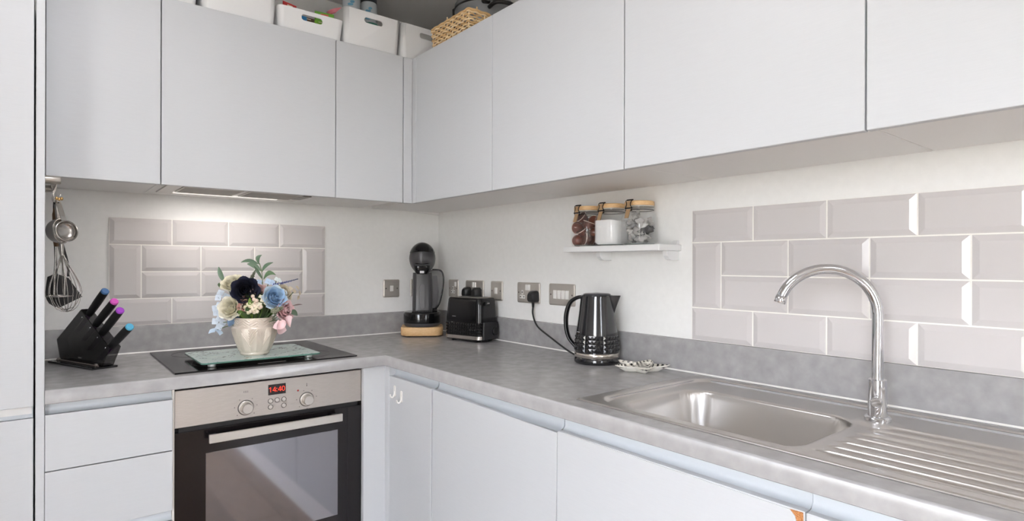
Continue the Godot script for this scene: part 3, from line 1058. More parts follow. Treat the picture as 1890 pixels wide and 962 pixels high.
# ---------------------------------------------------------------- shelf with three jars
func build_shelf_and_jars() -> void:
	var t := thing("wall_shelf", "short white wall shelf on two brackets under the wall cupboards", "shelf", V(0, 1.2905, 1.263))
	part("board", span(V(-0.115, 0.0, -0.212), V(-0.0008, 0.0195, 0.212), 0.001), mat(rgb(240, 240, 240), 0.4), t)
	for s in [-0.09, 0.195]:
		var b := MB.new()
		b.x = Transform3D(Basis(V(-1, 0, 0), V(0, 1, 0), V(0, 0, -1)), V(0, 0, s))
		b.extrude([Vector2(0.0008, 0.0), Vector2(0.0008, -0.03), Vector2(0.04, -0.03), Vector2(0.052, -0.026), Vector2(0.06, -0.016), Vector2(0.064, 0.0)], -0.009, 0.009, false, 0.001)
		b.extrude([Vector2(0.0008, 0.0195), Vector2(0.0008, 0.034), Vector2(0.008, 0.034), Vector2(0.018, 0.0195)], -0.009, 0.009, false, 0.001)
		part("bracket", b, mat(rgb(236, 236, 236), 0.4), t)
	var zc := [1.117, 1.232, 1.352]
	var lab := ["clip top glass jar of brown coffee pods, farthest left on the shelf", "clip top glass jar filled with white sugar, middle of the shelf", "clip top glass jar of crumpled grey sachets, farthest right on the shelf"]
	for k in 3:
		jar(k, lab[k], V(-0.0575, 1.3103, zc[k]))

func jar(k: int, label: String, at: Vector3) -> void:
	var t := thing("clip_top_jar", label, "jar", at, 0, "clip top jars on the wall shelf")
	var gm := StandardMaterial3D.new()
	gm.albedo_color = Color(0.97, 0.985, 0.98, 0.03)
	gm.transparency = BaseMaterial3D.TRANSPARENCY_ALPHA
	gm.roughness = 0.03
	var prof := [[0.0, 0.044, 0.036], [0.003, 0.0485, 0.034], [0.012, 0.0515, 0.032], [0.085, 0.0515, 0.032], [0.098, 0.0495, 0.034], [0.108, 0.0455, 0.042], [0.113, 0.0445, 0.0444], [0.116, 0.0445, 0.0444], [0.118, 0.0485, 0.0484], [0.125, 0.0485, 0.0484]]
	var rings := []
	for p in prof:
		rings.append(ring_y(rr(p[1], p[1], p[2], 7), p[0]))
	var b := MB.new()
	b.loft(rings, true, false)
	part("glass_body", b, gm, t)
	var base := MB.new()
	base.loft([ring_y(rr(0.043, 0.043, 0.036, 7), 0.0022), ring_y(rr(0.0455, 0.0455, 0.034, 7), 0.0045)], true, true)
	part("glass_base", base, glass(Color(0.85, 0.9, 0.88), 0.45), t)
	part("seal", cyl(0.0478, 0.1252, 0.1282, 36), mat(rgb(196, 190, 180), 0.6), t)
	var lid := MB.new()
	lid.lathe([[Vector2(0, 0.1284), Vector2(0.047, 0.1284), Vector2(0.0485, 0.130)], [Vector2(0.0485, 0.130), Vector2(0.0485, 0.141)], [Vector2(0.0485, 0.141), Vector2(0.0465, 0.1435)], [Vector2(0.0465, 0.1435), Vector2(0, 0.144)]], 40)
	part("bamboo_lid", lid, BAMBOO, t)
	var wire := mat(rgb(38, 32, 28), 0.35, 0.7)
	var br := mat(rgb(206, 172, 132), 0.3, 0.6)
	# wire band round the neck and the clip facing the room
	var nb := MB.new()
	var ring := []
	for i in 32:
		ring.append(V(0.0465 * cos(TAU * i / 32), 0.1145, 0.0465 * sin(TAU * i / 32)))
	nb.tube(ring, 0.0011, 6, true)
	part("wire_band", nb, wire, t)
	var cl := MB.new()
	for s in [-1, 1]:
		cl.tube(curve([V(-0.047, 0.146, s * 0.012), V(-0.053, 0.143, s * 0.012), V(-0.0545, 0.136, s * 0.0085), V(-0.0555, 0.128, s * 0.0085), V(-0.0545, 0.12, s * 0.0125), V(-0.053, 0.112, s * 0.011)], 4), 0.0013, 6)
	cl.tube([V(-0.047, 0.146, -0.0125), V(-0.047, 0.146, 0.0125)], 0.0022, 8)
	cl.tube([V(-0.0545, 0.119, -0.014), V(-0.0545, 0.119, 0.014)], 0.0022, 8)
	cl.tube([V(-0.0525, 0.1115, -0.012), V(-0.0525, 0.1115, 0.012)], 0.002, 8)
	part("wire_clip", cl, wire, t)
	var lv := MB.new()
	lv.face([V(-0.0535, 0.142, -0.0085), V(-0.0555, 0.121, -0.0085), V(-0.0555, 0.121, 0.0085), V(-0.0535, 0.142, 0.0085)], V(0, 0.13, 0))
	lv.loft([[V(-0.056, 0.116, -0.008), V(-0.0535, 0.116, -0.008), V(-0.0535, 0.116, 0.008), V(-0.056, 0.116, 0.008)], [V(-0.0615, 0.1, -0.008), V(-0.059, 0.1, -0.008), V(-0.059, 0.1, 0.008), V(-0.0615, 0.1, 0.008)], [V(-0.0665, 0.086, -0.0075), V(-0.064, 0.086, -0.0075), V(-0.064, 0.086, 0.0075), V(-0.0665, 0.086, 0.0075)]], true, true, false)
	part("clip_lever", lv, br, t)
	var rng := RandomNumberGenerator.new()
	rng.seed = 40 + k
	if k == 0:
		# capsules: a cup with a foil rim
		var pm := MB.new()
		pm.lathe([[Vector2(0, -0.013), Vector2(0.012, -0.0125), Vector2(0.0165, -0.008), Vector2(0.0195, 0.01)], [Vector2(0.0195, 0.01), Vector2(0.0225, 0.0105)], [Vector2(0.0225, 0.0105), Vector2(0.0225, 0.012)], [Vector2(0.0225, 0.012), Vector2(0, 0.0125)]], 20)
		var pod := pm.done()
		var tones := [mat(rgb(106, 44, 22), 0.3), mat(rgb(88, 34, 17), 0.3), mat(rgb(122, 54, 28), 0.3)]
		var rmm := MB.new()
		rmm.lathe([[Vector2(0.0215, 0.0102), Vector2(0.0229, 0.0106)], [Vector2(0.0229, 0.0106), Vector2(0.0229, 0.0124)], [Vector2(0.0229, 0.0124), Vector2(0.0214, 0.0128)]], 20)
		var rim := rmm.done()
		var spots := [[-0.025, 0.02, -0.024, 2.4], [-0.024, 0.022, 0.023, 2.9], [0.025, 0.02, -0.022, 0.4], [0.024, 0.021, 0.025, 1.2], [-0.024, 0.048, -0.001, 0.6], [0.022, 0.052, 0.003, 2.0], [-0.024, 0.065, -0.0255, 2.8], [-0.022, 0.072, 0.025, 0.3], [0.022, 0.085, -0.022, 1.4], [0.02, 0.088, 0.022, 2.2], [-0.019, 0.098, -0.006, 0.8]]
		for i in spots.size():
			var q: Array = spots[i]
			var o := thing("coffee_pod", "brown coffee pod in the left jar on the shelf", "coffee pod", at + V(q[0] * 0.92, q[1] + 0.003, q[2] * 0.92), 0, "coffee pods in the left jar")
			o.rotation = V(q[3], q[3] * 1.7 + i, q[3] * 0.6)
			part("cup", pod, tones[i % 3], o)
			part("rim", rim, mat(rgb(214, 196, 184), 0.4), o)
	elif k == 1:
		var s := MB.new()
		var rs := []
		for p in [[0.005, 0.043, 0.034], [0.012, 0.0488, 0.0308], [0.082, 0.0488, 0.0308]]:
			rs.append(ring_y(rr(p[1], p[1], p[2], 7), p[0]))
		var top := []
		for q in rr(0.0484, 0.0484, 0.0308, 7):
			top.append(V(q.x, 0.086 + 0.002 * sin(q.x * 90.0), -q.y))
		rs.append(top)
		s.loft(rs, true, true)
		var o := part("sugar", s, mat(rgb(244, 244, 244), 0.9), self, at)
		tag(o, "white sugar filling the middle jar to its shoulder", "sugar", "", "stuff")
	else:
		for i in 13:
			var m := MB.new()
			var n := 9
			var pts := []
			var fn := FastNoiseLite.new()
			fn.seed = 60 + i
			fn.frequency = 0.16
			for a in n:
				var row := []
				for b2 in n:
					var u := (a - 4) / 4.0
					var v := (b2 - 4) / 4.0
					var w := 0.012 * fn.get_noise_2d(a * 1.6, b2 * 1.6) * 1.6
					var pu := 0.006 * (1.0 - u * u) * (1.0 - v * v)
					row.append(V(u * 0.021, v * 0.017 * (1.0 - 0.25 * u), w + pu))
				pts.append(row)
			m.grid(pts)
			var bk := []
			for row in pts:
				var r2 := []
				for p in row:
					r2.append(p + V(0, 0, -0.0016 - 0.008 * maxf(0.0, 1.0 - (p.x / 0.021) ** 2) * maxf(0.0, 1.0 - (p.y / 0.017) ** 2)))
				bk.append(r2)
			bk.reverse()
			m.grid(bk)
			var tone: Color = [rgb(205, 203, 200), rgb(186, 184, 182), rgb(222, 220, 216), rgb(168, 164, 162)][i % 4]
			if i == 4:
				tone = rgb(52, 50, 52)
			var layer := i / 4
			var ang := TAU * (i % 4) / 4.0 + layer * 0.8 + 0.5
			var o := thing("foil_sachet", "crumpled grey sachet in the right jar" if i != 4 else "dark crumpled sachet at the front of the right jar", "sachet", at + V(0.026 * cos(ang), 0.024 + 0.024 * layer, 0.026 * sin(ang)), 0, "sachets in the right jar" if i != 4 else "")
			o.rotation = V(rng.randf_range(-0.7, 0.7), rng.randf_range(0, TAU), rng.randf_range(-0.7, 0.7))
			part("foil", m, mat(tone, 0.4, 0.1), o)

# ---------------------------------------------------------------- kettle
func studs(m: MB, c: Vector3, u: Vector3, v: Vector3, n: Vector3) -> void:
	var a := c - u - v
	var b := c + u - v
	var d := c + u + v
	var e := c - u + v
	var t := c + n
	m.tri(a, b, t)
	m.tri(b, d, t)
	m.tri(d, e, t)
	m.tri(e, a, t)

func kettle_r(y: float) -> float:
	# outer radius of the body at a height above the worktop
	var pts := [[0.022, 0.0745], [0.036, 0.0752], [0.06, 0.0745], [0.095, 0.0715], [0.13, 0.0668], [0.17, 0.0615], [0.21, 0.0565], [0.232, 0.0540]]
	for i in pts.size() - 1:
		if y <= pts[i + 1][0]:
			return lerpf(pts[i][1], pts[i + 1][1], clampf((y - pts[i][0]) / (pts[i + 1][0] - pts[i][0]), 0, 1))
	return 0.0538

func build_kettle() -> void:
	var t := thing("kettle", "glossy black electric kettle with a studded lower band", "kettle", V(-0.108, 0.9105, 1.211), -1.12)
	var bs := MB.new()
	bs.lathe([[Vector2(0, 0.0), Vector2(0.071, 0.0)], [Vector2(0.071, 0.0), Vector2(0.0765, 0.003), Vector2(0.0775, 0.008), Vector2(0.0765, 0.018), Vector2(0.0745, 0.0215)], [Vector2(0.0745, 0.0215), Vector2(0.0, 0.0215)]], 56)
	part("base", bs, GLOSS, t)
	var bd := MB.new()
	bd.lathe([[Vector2(0.0745, 0.0216), Vector2(0.0762, 0.0226), Vector2(0.0765, 0.03), Vector2(0.0762, 0.0365), Vector2(0.0745, 0.0372)]], 56)
	part("chrome_band", bd, mat(rgb(214, 208, 200), 0.16, 1.0), t)
	var b := MB.new()
	var prof := []
	for i in 24:
		var y := 0.0372 + (0.228 - 0.0372) * i / 23.0
		prof.append(Vector2(kettle_r(y) - (0.0012 if y < 0.1 else 0.0), y))
	b.lathe([prof, [prof[-1], Vector2(0.0525, 0.2315)], [Vector2(0.0525, 0.2315), Vector2(0.0, 0.2325)]], 64)
	var body := part("body", b, GLOSS, t)
	var sm := MB.new()
	for r in 4:
		var y := 0.0475 + 0.0142 * r
		for k in 36:
			var a := TAU * (k + 0.0) / 36
			var n := V(cos(a), 0, sin(a))
			var u := V(-sin(a), 0, cos(a))
			var rad := kettle_r(y)
			studs(sm, n * (rad - 0.0005) + V(0, y, 0), u * -(rad * PI / 36), V(0, 0.0071, 0), n * 0.0038)
	var so := part("studs", sm, GLOSS, body)
	so.set_meta("kind", "stuff")
	# lid
	var ld := MB.new()
	ld.lathe([[Vector2(0.047, 0.232), Vector2(0.0465, 0.2345), Vector2(0.04, 0.237), Vector2(0.0, 0.2395)]], 40)
	part("lid", ld, mat(rgb(74, 74, 78), 0.25, 0.3), t)
	# V-shaped spout towards local +x
	var sp := MB.new()
	var tipy := 0.231
	var low := 0.172
	var rings := []
	var N := 9
	for i in 7:
		var f := float(i) / 6.0
		var y := lerpf(low, tipy, f)
		var hw := lerpf(0.001, 0.0235, pow(f, 0.85))
		var out := lerpf(kettle_r(low) + 0.0005, 0.083, pow(f, 1.1))
		var ring := []
		for j in N:
			var s := -1.0 + 2.0 * j / (N - 1)
			var x := out - (out - 0.045) * pow(absf(s), 1.25)
			ring.append(V(x, y, -s * hw))
		ring.append(V(0.04, y, -hw * 0.9))
		ring.append(V(0.04, y, hw * 0.9))
		rings.append(ring)
	sp.loft(rings, true, true)
	part("spout", sp, GLOSS, t)
	# handle towards local -x
	var hp := curve([V(-0.05, 0.224, 0), V(-0.074, 0.219, 0), V(-0.098, 0.2, 0), V(-0.111, 0.16, 0), V(-0.111, 0.115, 0), V(-0.1, 0.077, 0), V(-0.076, 0.05, 0)], 6)
	var hr := []
	for i in hp.size():
		hr.append(lerpf(0.0105, 0.0085, absf(2.0 * i / (hp.size() - 1) - 1.0)))
	var h := MB.new()
	h.tube(hp, hr, 14, false, Vector2(1.25, 0.75))
	part("handle", h, mat(rgb(20, 20, 22), 0.22), t)
	var wd := MB.new()
	wd.box(V(0, 0, 0), V(0.019, 0.0022, 0.0006), 0)
	var mk := part("maker_mark", wd, mat(rgb(200, 200, 200), 0.4), body)
	var ma := 2.32
	mk.position = V(cos(ma), 0, sin(ma)) * 0.0713 + V(0, 0.107, 0)
	mk.rotation.y = PI / 2 - ma

# ---------------------------------------------------------------- toaster
func build_toaster() -> void:
	var t := thing("toaster", "glossy black two slot toaster with studded front beside the coffee machine", "toaster", V(-0.109, 0.9105, 0.466), -1.314)
	var lacquer := mat(rgb(12, 12, 14), 0.14, 0, "lacquer")
	lacquer.metallic_specular = 0.45
	var secs := [[0.008, 0.1035, 0.064, 0.026], [0.02, 0.1055, 0.066, 0.028], [0.1, 0.1045, 0.0645, 0.028], [0.16, 0.101, 0.061, 0.028], [0.18, 0.0985, 0.059, 0.027], [0.187, 0.095, 0.056, 0.025], [0.1895, 0.09, 0.051, 0.022]]
	var rings := []
	for s in secs:
		rings.append(ring_y(rr(s[1], s[2], s[3], 7), s[0], -0.004))
	var b := MB.new()
	b.loft(rings, true, true)
	var body := part("body", b, lacquer, t)
	for sx in [-1, 1]:
		for sz in [-1, 1]:
			part("foot", cyl(0.009, 0.0, 0.0085, 14), RUBBER, t, V(sx * 0.07, 0, sz * 0.04))
	# chrome strip along the bottom of the front
	var strip := MB.new()
	var path := []
	for q in rr(0.1062, 0.0667, 0.0285, 7):
		var p := V(q.x - 0.004, 0, -q.y)
		if p.z > 0.012:
			path.append(p)
	path.sort_custom(func(a, c): return atan2(a.z, a.x) > atan2(c.z, c.x))
	for i in path.size() - 1:
		var p0: Vector3 = path[i]
		var p1: Vector3 = path[i + 1]
		strip.g(1)
		strip.quad(p0 + V(0, 0.012, 0), p1 + V(0, 0.012, 0), p1 + V(0, 0.0265, 0), p0 + V(0, 0.0265, 0))
	part("chrome_strip", strip, mat(rgb(214, 208, 202), 0.2, 1.0), t)
	# studs on the lower front, wrapped round the front corners
	var sm := MB.new()
	var front := []
	for q in rr(0.1052, 0.0655, 0.028, 10):
		front.append(V(q.x - 0.004, 0, -q.y))
	var line := []
	for p in front:
		if p.z > 0.018:
			line.append(p)
	line.sort_custom(func(a, c): return a.x < c.x)
	var run := 0.0
	var samples := []
	for i in line.size() - 1:
		var d: float = line[i].distance_to(line[i + 1])
		var k := maxi(1, int(d / 0.0005))
		for j in k:
			samples.append([run + d * j / k, line[i].lerp(line[i + 1], float(j) / k), (line[i + 1] - line[i]).normalized()])
		run += d
	var step := 0.0135
	var cnt := int(run / step)
	for c in cnt:
		var pos := (c + 0.5) * step
		var best: Array = samples[0]
		for s in samples:
			if absf(s[0] - pos) < absf(best[0] - pos):
				best = s
		var u: Vector3 = best[2]
		var n := V(-u.z, 0, u.x)
		if n.dot(best[1]) < 0:
			n = -n
		for r in 4:
			studs(sm, best[1] + V(0, 0.036 + 0.0135 * r, 0) - n * 0.0008, u * step / 2, V(0, step / 2, 0), n * 0.0036)
	var so := part("studs", sm, lacquer, body)
	so.set_meta("kind", "stuff")
	# steel top with two bread slots
	var tp := MB.new()
	tp.loft([ring_y(rr(0.086, 0.047, 0.02, 5), 0.1893, -0.004), ring_y(rr(0.085, 0.046, 0.019, 5), 0.1912, -0.004)], false, true, false)
	var top := part("top_plate", tp, mat(rgb(176, 170, 164), 0.3, 1.0), t)
	for s in [-1, 1]:
		part("bread_slot", boxm(V(-0.004, 0.1911, s * 0.0195), V(0.138, 0.0014, 0.024), 0), mat(rgb(28, 26, 25), 0.6), top)
	# control end (local +x): dark moulding, lever slot, lever, dial
	var ce := MB.new()
	ce.loft([ring_y(rr(0.006, 0.05, 0.005, 4), 0.012, 0.1025), ring_y(rr(0.007, 0.052, 0.006, 4), 0.05, 0.103), ring_y(rr(0.007, 0.05, 0.006, 4), 0.085, 0.1015)], true, true)
	part("end_panel", ce, mat(rgb(20, 20, 22), 0.35), t)
	var lv := MB.new()
	lv.box(V(0.104, 0.166, 0.024), V(0.014, 0.016, 0.022), 0.003)
	var lo := part("lever", lv, mat(rgb(18, 18, 19), 0.3), t)
	part("lever_inlay", boxm(V(0.1115, 0.168, 0.024), V(0.0012, 0.004, 0.015), 0), mat(rgb(150, 146, 142), 0.3, 0.8), lo)
	var dl := MB.new()
	dl.x = Transform3D(Basis(V(0, 0, 1), -PI / 2), V(0.108, 0.045, -0.024))
	dl.lathe([[Vector2(0.019, 0), Vector2(0.018, 0.006)], [Vector2(0.018, 0.006), Vector2(0.0165, 0.0075)], [Vector2(0.0165, 0.0075), Vector2(0, 0.0075)]], 28)
	part("dial", dl, mat(rgb(24, 24, 26), 0.25), t)
	var mk := part("maker_mark", boxm(Vector3.ZERO, V(0.021, 0.0022, 0.0006), 0), mat(rgb(150, 150, 150), 0.4), body)
	mk.position = V(-0.05, 0.108, 0.0642)

# ---------------------------------------------------------------- coffee machine on its bamboo board
func build_coffee_machine() -> void:
	var turn := -0.546
	var bt := thing("bamboo_board", "thick bamboo board under the coffee machine", "board", V(-0.186, 0.9105, 0.163), turn)
	var b := MB.new()
	b.loft([ring_y(rr(0.096, 0.094, 0.05, 8), 0.005), ring_y(rr(0.0975, 0.0955, 0.05, 8), 0.008), ring_y(rr(0.0975, 0.0955, 0.05, 8), 0.040), ring_y(rr(0.095, 0.093, 0.049, 8), 0.0435)])
	part("board", b, BAMBOO, bt)
	for sx in [-1, 1]:
		for sz in [-1, 1]:
			part("foot", cyl(0.008, 0.0, 0.0052, 12), RUBBER, bt, V(sx * 0.06, 0, sz * 0.06))
	var t := thing("coffee_machine", "dark grey and black pod coffee machine on a bamboo board in the corner", "coffee machine", V(-0.186, 0.9545, 0.163), turn)
	var grey := mat(rgb(64, 63, 65), 0.3)
	var dk := mat(rgb(16, 16, 18), 0.1)
	var bs := MB.new()
	bs.loft([ring_y(rr(0.078, 0.084, 0.07, 9), 0.0), ring_y(rr(0.083, 0.089, 0.074, 9), 0.006), ring_y(rr(0.084, 0.09, 0.075, 9), 0.016)], true, true)
	part("foot_ring", bs, mat(rgb(74, 74, 78), 0.35), t)
	var dm := MB.new()
	dm.loft([ring_y(rr(0.0855, 0.091, 0.076, 9), 0.0165), ring_y(rr(0.0865, 0.092, 0.077, 9), 0.02), ring_y(rr(0.0865, 0.092, 0.077, 9), 0.06), ring_y(rr(0.0845, 0.09, 0.075, 9), 0.0655), ring_y(rr(0.078, 0.083, 0.07, 9), 0.0675)], true, true)
	var base := part("base", dm, dk, t)
	part("drip_grid", cyl(0.048, 0.0675, 0.0705, 32, 0.001), mat(rgb(30, 30, 32), 0.4), base, V(0, 0, 0.034))
	for i in 7:
		part("grid_slot", boxm(V(-0.03 + 0.01 * i, 0.0708, 0.034), V(0.004, 0.0008, 0.07 - absf(i - 3) * 0.008), 0), BLACK, base)
	# column
	var c := MB.new()
	var cr := []
	for q in [[0.066, 0.047, 0.034, -0.034], [0.1, 0.0475, 0.033, -0.036], [0.18, 0.0465, 0.033, -0.036], [0.25, 0.045, 0.035, -0.03]]:
		cr.append(ring_y(rr(q[1], q[2], 0.022, 6), q[0], 0.0, q[3]))
	c.loft(cr, true, true)
	var col := part("column", c, grey, t)
	var ch := MB.new()
	ch.loft([ring_z(rr(0.013, 0.06, 0.013, 6), -0.0035, 0, 0.138), ring_z(rr(0.0115, 0.0585, 0.0115, 6), -0.001, 0, 0.138)], false, true)
	part("water_channel", ch, mat(rgb(92, 91, 93), 0.25), col)
	# round head leaning forward
	var hd := MB.new()
	hd.x = Transform3D(Basis(V(1, 0, 0), 0.12), V(0, 0.318, 0.008))
	hd.ball(Vector3.ZERO, V(0.0615, 0.074, 0.07), 36)
	var head := part("head", hd, grey, t)
	var cap := MB.new()
	cap.x = hd.x
	cap.g(1)
	var rings := []
	for i in 9:
		var th := lerpf(0.02, 1.12, i / 8.0)
		var ring := []
		for j in 32:
			var ph := TAU * j / 32
			var dip := 0.2 * maxf(0.0, sin(ph)) ** 2 * (i / 8.0)
			var tt := th - dip + 0.1 * (i / 8.0)
			ring.append(V(0.0635 * sin(tt) * cos(ph), 0.0765 * cos(tt), 0.0722 * sin(tt) * sin(ph)))
		rings.append(ring)
	cap.loft(rings, true, false)
	part("lever_cap", cap, dk, head)
	var ho := MB.new()
	ho.loft([ring_y(rr(0.026, 0.02, 0.014, 6), 0.245, 0, 0.046), ring_y(rr(0.034, 0.027, 0.018, 6), 0.257, 0, 0.046), ring_y(rr(0.0385, 0.031, 0.02, 6), 0.274, 0, 0.046), ring_y(rr(0.0385, 0.031, 0.02, 6), 0.288, 0, 0.046), ring_y(rr(0.033, 0.026, 0.018, 6), 0.296, 0, 0.044)], true, true)
	var hol := part("pod_holder", ho, dk, t)
	part("holder_grip", boxm(V(0, 0.2875, 0.0765), V(0.066, 0.006, 0.008), 0.002), mat(rgb(26, 26, 28), 0.3), hol)
	part("release_button", boxm(V(0, 0.2545, 0.0745), V(0.02, 0.011, 0.004), 0.001), mat(rgb(196, 196, 198), 0.35), hol)
	var br := MB.new()
	br.ball(V(0.043, 0.352, 0.036), V(0.009, 0.012, 0.012), 14)
	part("hinge_button", br, dk, head)
	# smoked water tank curving out at the back right
	var tank := StandardMaterial3D.new()
	tank.albedo_color = Color(0.42, 0.42, 0.44, 0.45)
	tank.transparency = BaseMaterial3D.TRANSPARENCY_ALPHA
	tank.roughness = 0.05
	var pro := [Vector2(0.03, 0.07), Vector2(0.062, 0.075), Vector2(0.078, 0.098), Vector2(0.09, 0.14), Vector2(0.0975, 0.185), Vector2(0.099, 0.225), Vector2(0.093, 0.25), Vector2(0.08, 0.262), Vector2(0.045, 0.264), Vector2(0.03, 0.262)]
	var tk := MB.new()
	tk.x = Transform3D(Basis(), V(0, 0, -0.052))
	tk.extrude(pro, -0.028, 0.028, false, 0.006)
	part("water_tank", tk, tank, t)
	var path := []
	for i in range(1, 9):
		path.append(V(pro[i].x + 0.001, pro[i].y, -0.052))
	var rim := MB.new()
	rim.tube(curve(path, 4), 0.0042, 8, false, Vector2(1.0, 1.0))
	part("tank_rim", rim, dk, t)
	var bk := MB.new()
	bk.loft([ring_y(rr(0.05, 0.012, 0.008, 4), 0.067, 0.02, -0.0905), ring_y(rr(0.056, 0.012, 0.008, 4), 0.16, 0.022, -0.0905), ring_y(rr(0.05, 0.012, 0.008, 4), 0.235, 0.02, -0.0905)], true, true)
	part("tank_back", bk, mat(rgb(48, 48, 50), 0.3), t)

# ---------------------------------------------------------------- knife block
func build_knife_block() -> void:
	var turn := -1.1919
	var t := thing("knife_block", "angular smoked black knife stand on a flat black base", "knife block", V(-1.5469, 0.9102, 0.0744), turn)
	var acr := StandardMaterial3D.new()
	acr.albedo_color = Color(0.03, 0.03, 0.035, 0.55)
	acr.transparency = BaseMaterial3D.TRANSPARENCY_ALPHA
	acr.roughness = 0.08
	part("base", span(V(-0.004, 0, -0.042), V(0.284, 0.0065, 0.034), 0.002), GLOSS, t)
	var poly := [Vector2(-0.0239, 0.074), Vector2(0.0001, 0.007), Vector2(0.2726, 0.007), Vector2(0.317, 0.0697), Vector2(0.1365, 0.1813)]
	for z in [0.0, -0.032]:
		var m := MB.new()
		m.extrude(poly, z - 0.003, z, false, 0.0008)
		part("side_plate", m, acr, t)
	var bd := MB.new()
	var ed := [[0, 1], [1, 2], [4, 0]]
	for e in ed:
		var a: Vector2 = poly[e[0]]
		var b: Vector2 = poly[e[1]]
		var r0 := [V(a.x, a.y, -0.032), V(a.x, a.y, -0.003), V(b.x, b.y, -0.003), V(b.x, b.y, -0.032)]
		var r1 := []
		for p in r0:
			r1.append(p + V(0.0015, 0.002, 0))
		bd.loft([r0, r1], true, true, false)
	part("edge_wall", bd, mat(rgb(20, 20, 22), 0.3), t)
	for q in [[0.155, 0.163], [0.205, 0.132], [0.252, 0.103], [0.30, 0.073]]:
		var r := MB.new()
		r.ball(V(q[0] - 0.006, q[1] - 0.006, 0.0004), V(0.0026, 0.0026, 0.0014), 10)
		part("rivet", r, CHROME, t)
	part("base_rail", span(V(0.0, 0.0066, 0.006), V(0.268, 0.0105, 0.011), 0.001), mat(rgb(150, 140, 135), 0.35, 0.6), t)
	for x in [0.012, 0.256]:
		var c := MB.new()
		c.box(V(x, 0.0105, 0.0085), V(0.009, 0.008, 0.008), 0.0015)
		part("clip", c, mat(rgb(190, 182, 176), 0.3, 0.7), t)
	part("maker_mark", boxm(V(0.135, 0.0235, 0.0004), V(0.021, 0.0045, 0.0006), 0), mat(rgb(120, 118, 118), 0.5), t)
	var basis := Basis(Vector3.UP, turn)
	var org := V(-1.5469, 0.9102, 0.0744)
	var kn := [[0.1657, 0.1747, 0.2549, 0.2452, rgb(72, 112, 160), "blue", "topmost"], [0.2091, 0.1421, 0.3118, 0.2142, rgb(206, 84, 178), "pink", "second from the top"], [0.2464, 0.1151, 0.3456, 0.1873, rgb(158, 66, 190), "purple", "third from the top"], [0.306, 0.0785, 0.4007, 0.1386, rgb(88, 172, 206), "light blue", "lowest"]]
	for k in kn:
		var a := V(k[0], k[1], 0)
		var b := V(k[2], k[3], 0)
		var d: Vector3 = (b - a).normalized()
		var kt := thing("kitchen_knife", "black handled kitchen knife with a %s end cap, %s in the block" % [k[5], k[6]], "knife", org + basis * V(k[0], k[1], -0.0175), turn, "")
		var h := MB.new()
		var L: float = a.distance_to(b)
		h.tube([d * -0.012, d * 0.0, d * L * 0.45, d * L * 0.8, d * (L - 0.004)], [0.0105, 0.0115, 0.0125, 0.0122, 0.0118], 16, false, Vector2(0.95, 1.05))
		part("handle", h, mat(rgb(16, 16, 18), 0.5), kt)
		var c := MB.new()
		c.tube([d * (L - 0.004), d * (L + 0.001), d * (L + 0.003)], [0.0119, 0.0119, 0.0095], 16)
		part("end_cap", c, mat(k[4], 0.35), kt)
		var bl := MB.new()
		var n := V(-d.y, d.x, 0)
		bl.extrude([Vector2(-d.x * 0.012 + n.x * 0.009, -d.y * 0.012 + n.y * 0.009), Vector2(-d.x * 0.012 - n.x * 0.012, -d.y * 0.012 - n.y * 0.012), Vector2(-d.x * 0.095 - n.x * 0.012, -d.y * 0.095 - n.y * 0.012), Vector2(-d.x * 0.125 + n.x * 0.006, -d.y * 0.125 + n.y * 0.006)], -0.001, 0.001)
		part("blade", bl, mat(rgb(120, 92, 130), 0.3, 0.8), kt)

# ---------------------------------------------------------------- utensils on the side rail
func bowl(r: float, depth: float) -> MB:
	# open towards +y, rim at y = 0
	var m := MB.new()
	var o := []
	for i in 9:
		var a := PI / 2 * i / 8.0
		o.append(Vector2(r * pow(sin(a), 0.7), -depth * cos(a)))
	var inn := []
	for i in 9:
		var a := PI / 2 * (8 - i) / 8.0
		inn.append(Vector2((r - 0.0012) * pow(sin(a), 0.7), -(depth - 0.0012) * cos(a)))
	m.lathe([o, [Vector2(r, 0), Vector2(r + 0.0018, 0.0004), Vector2(r + 0.0018, 0.0014), Vector2(r - 0.0012, 0.0014)], inn], 36)
	return m

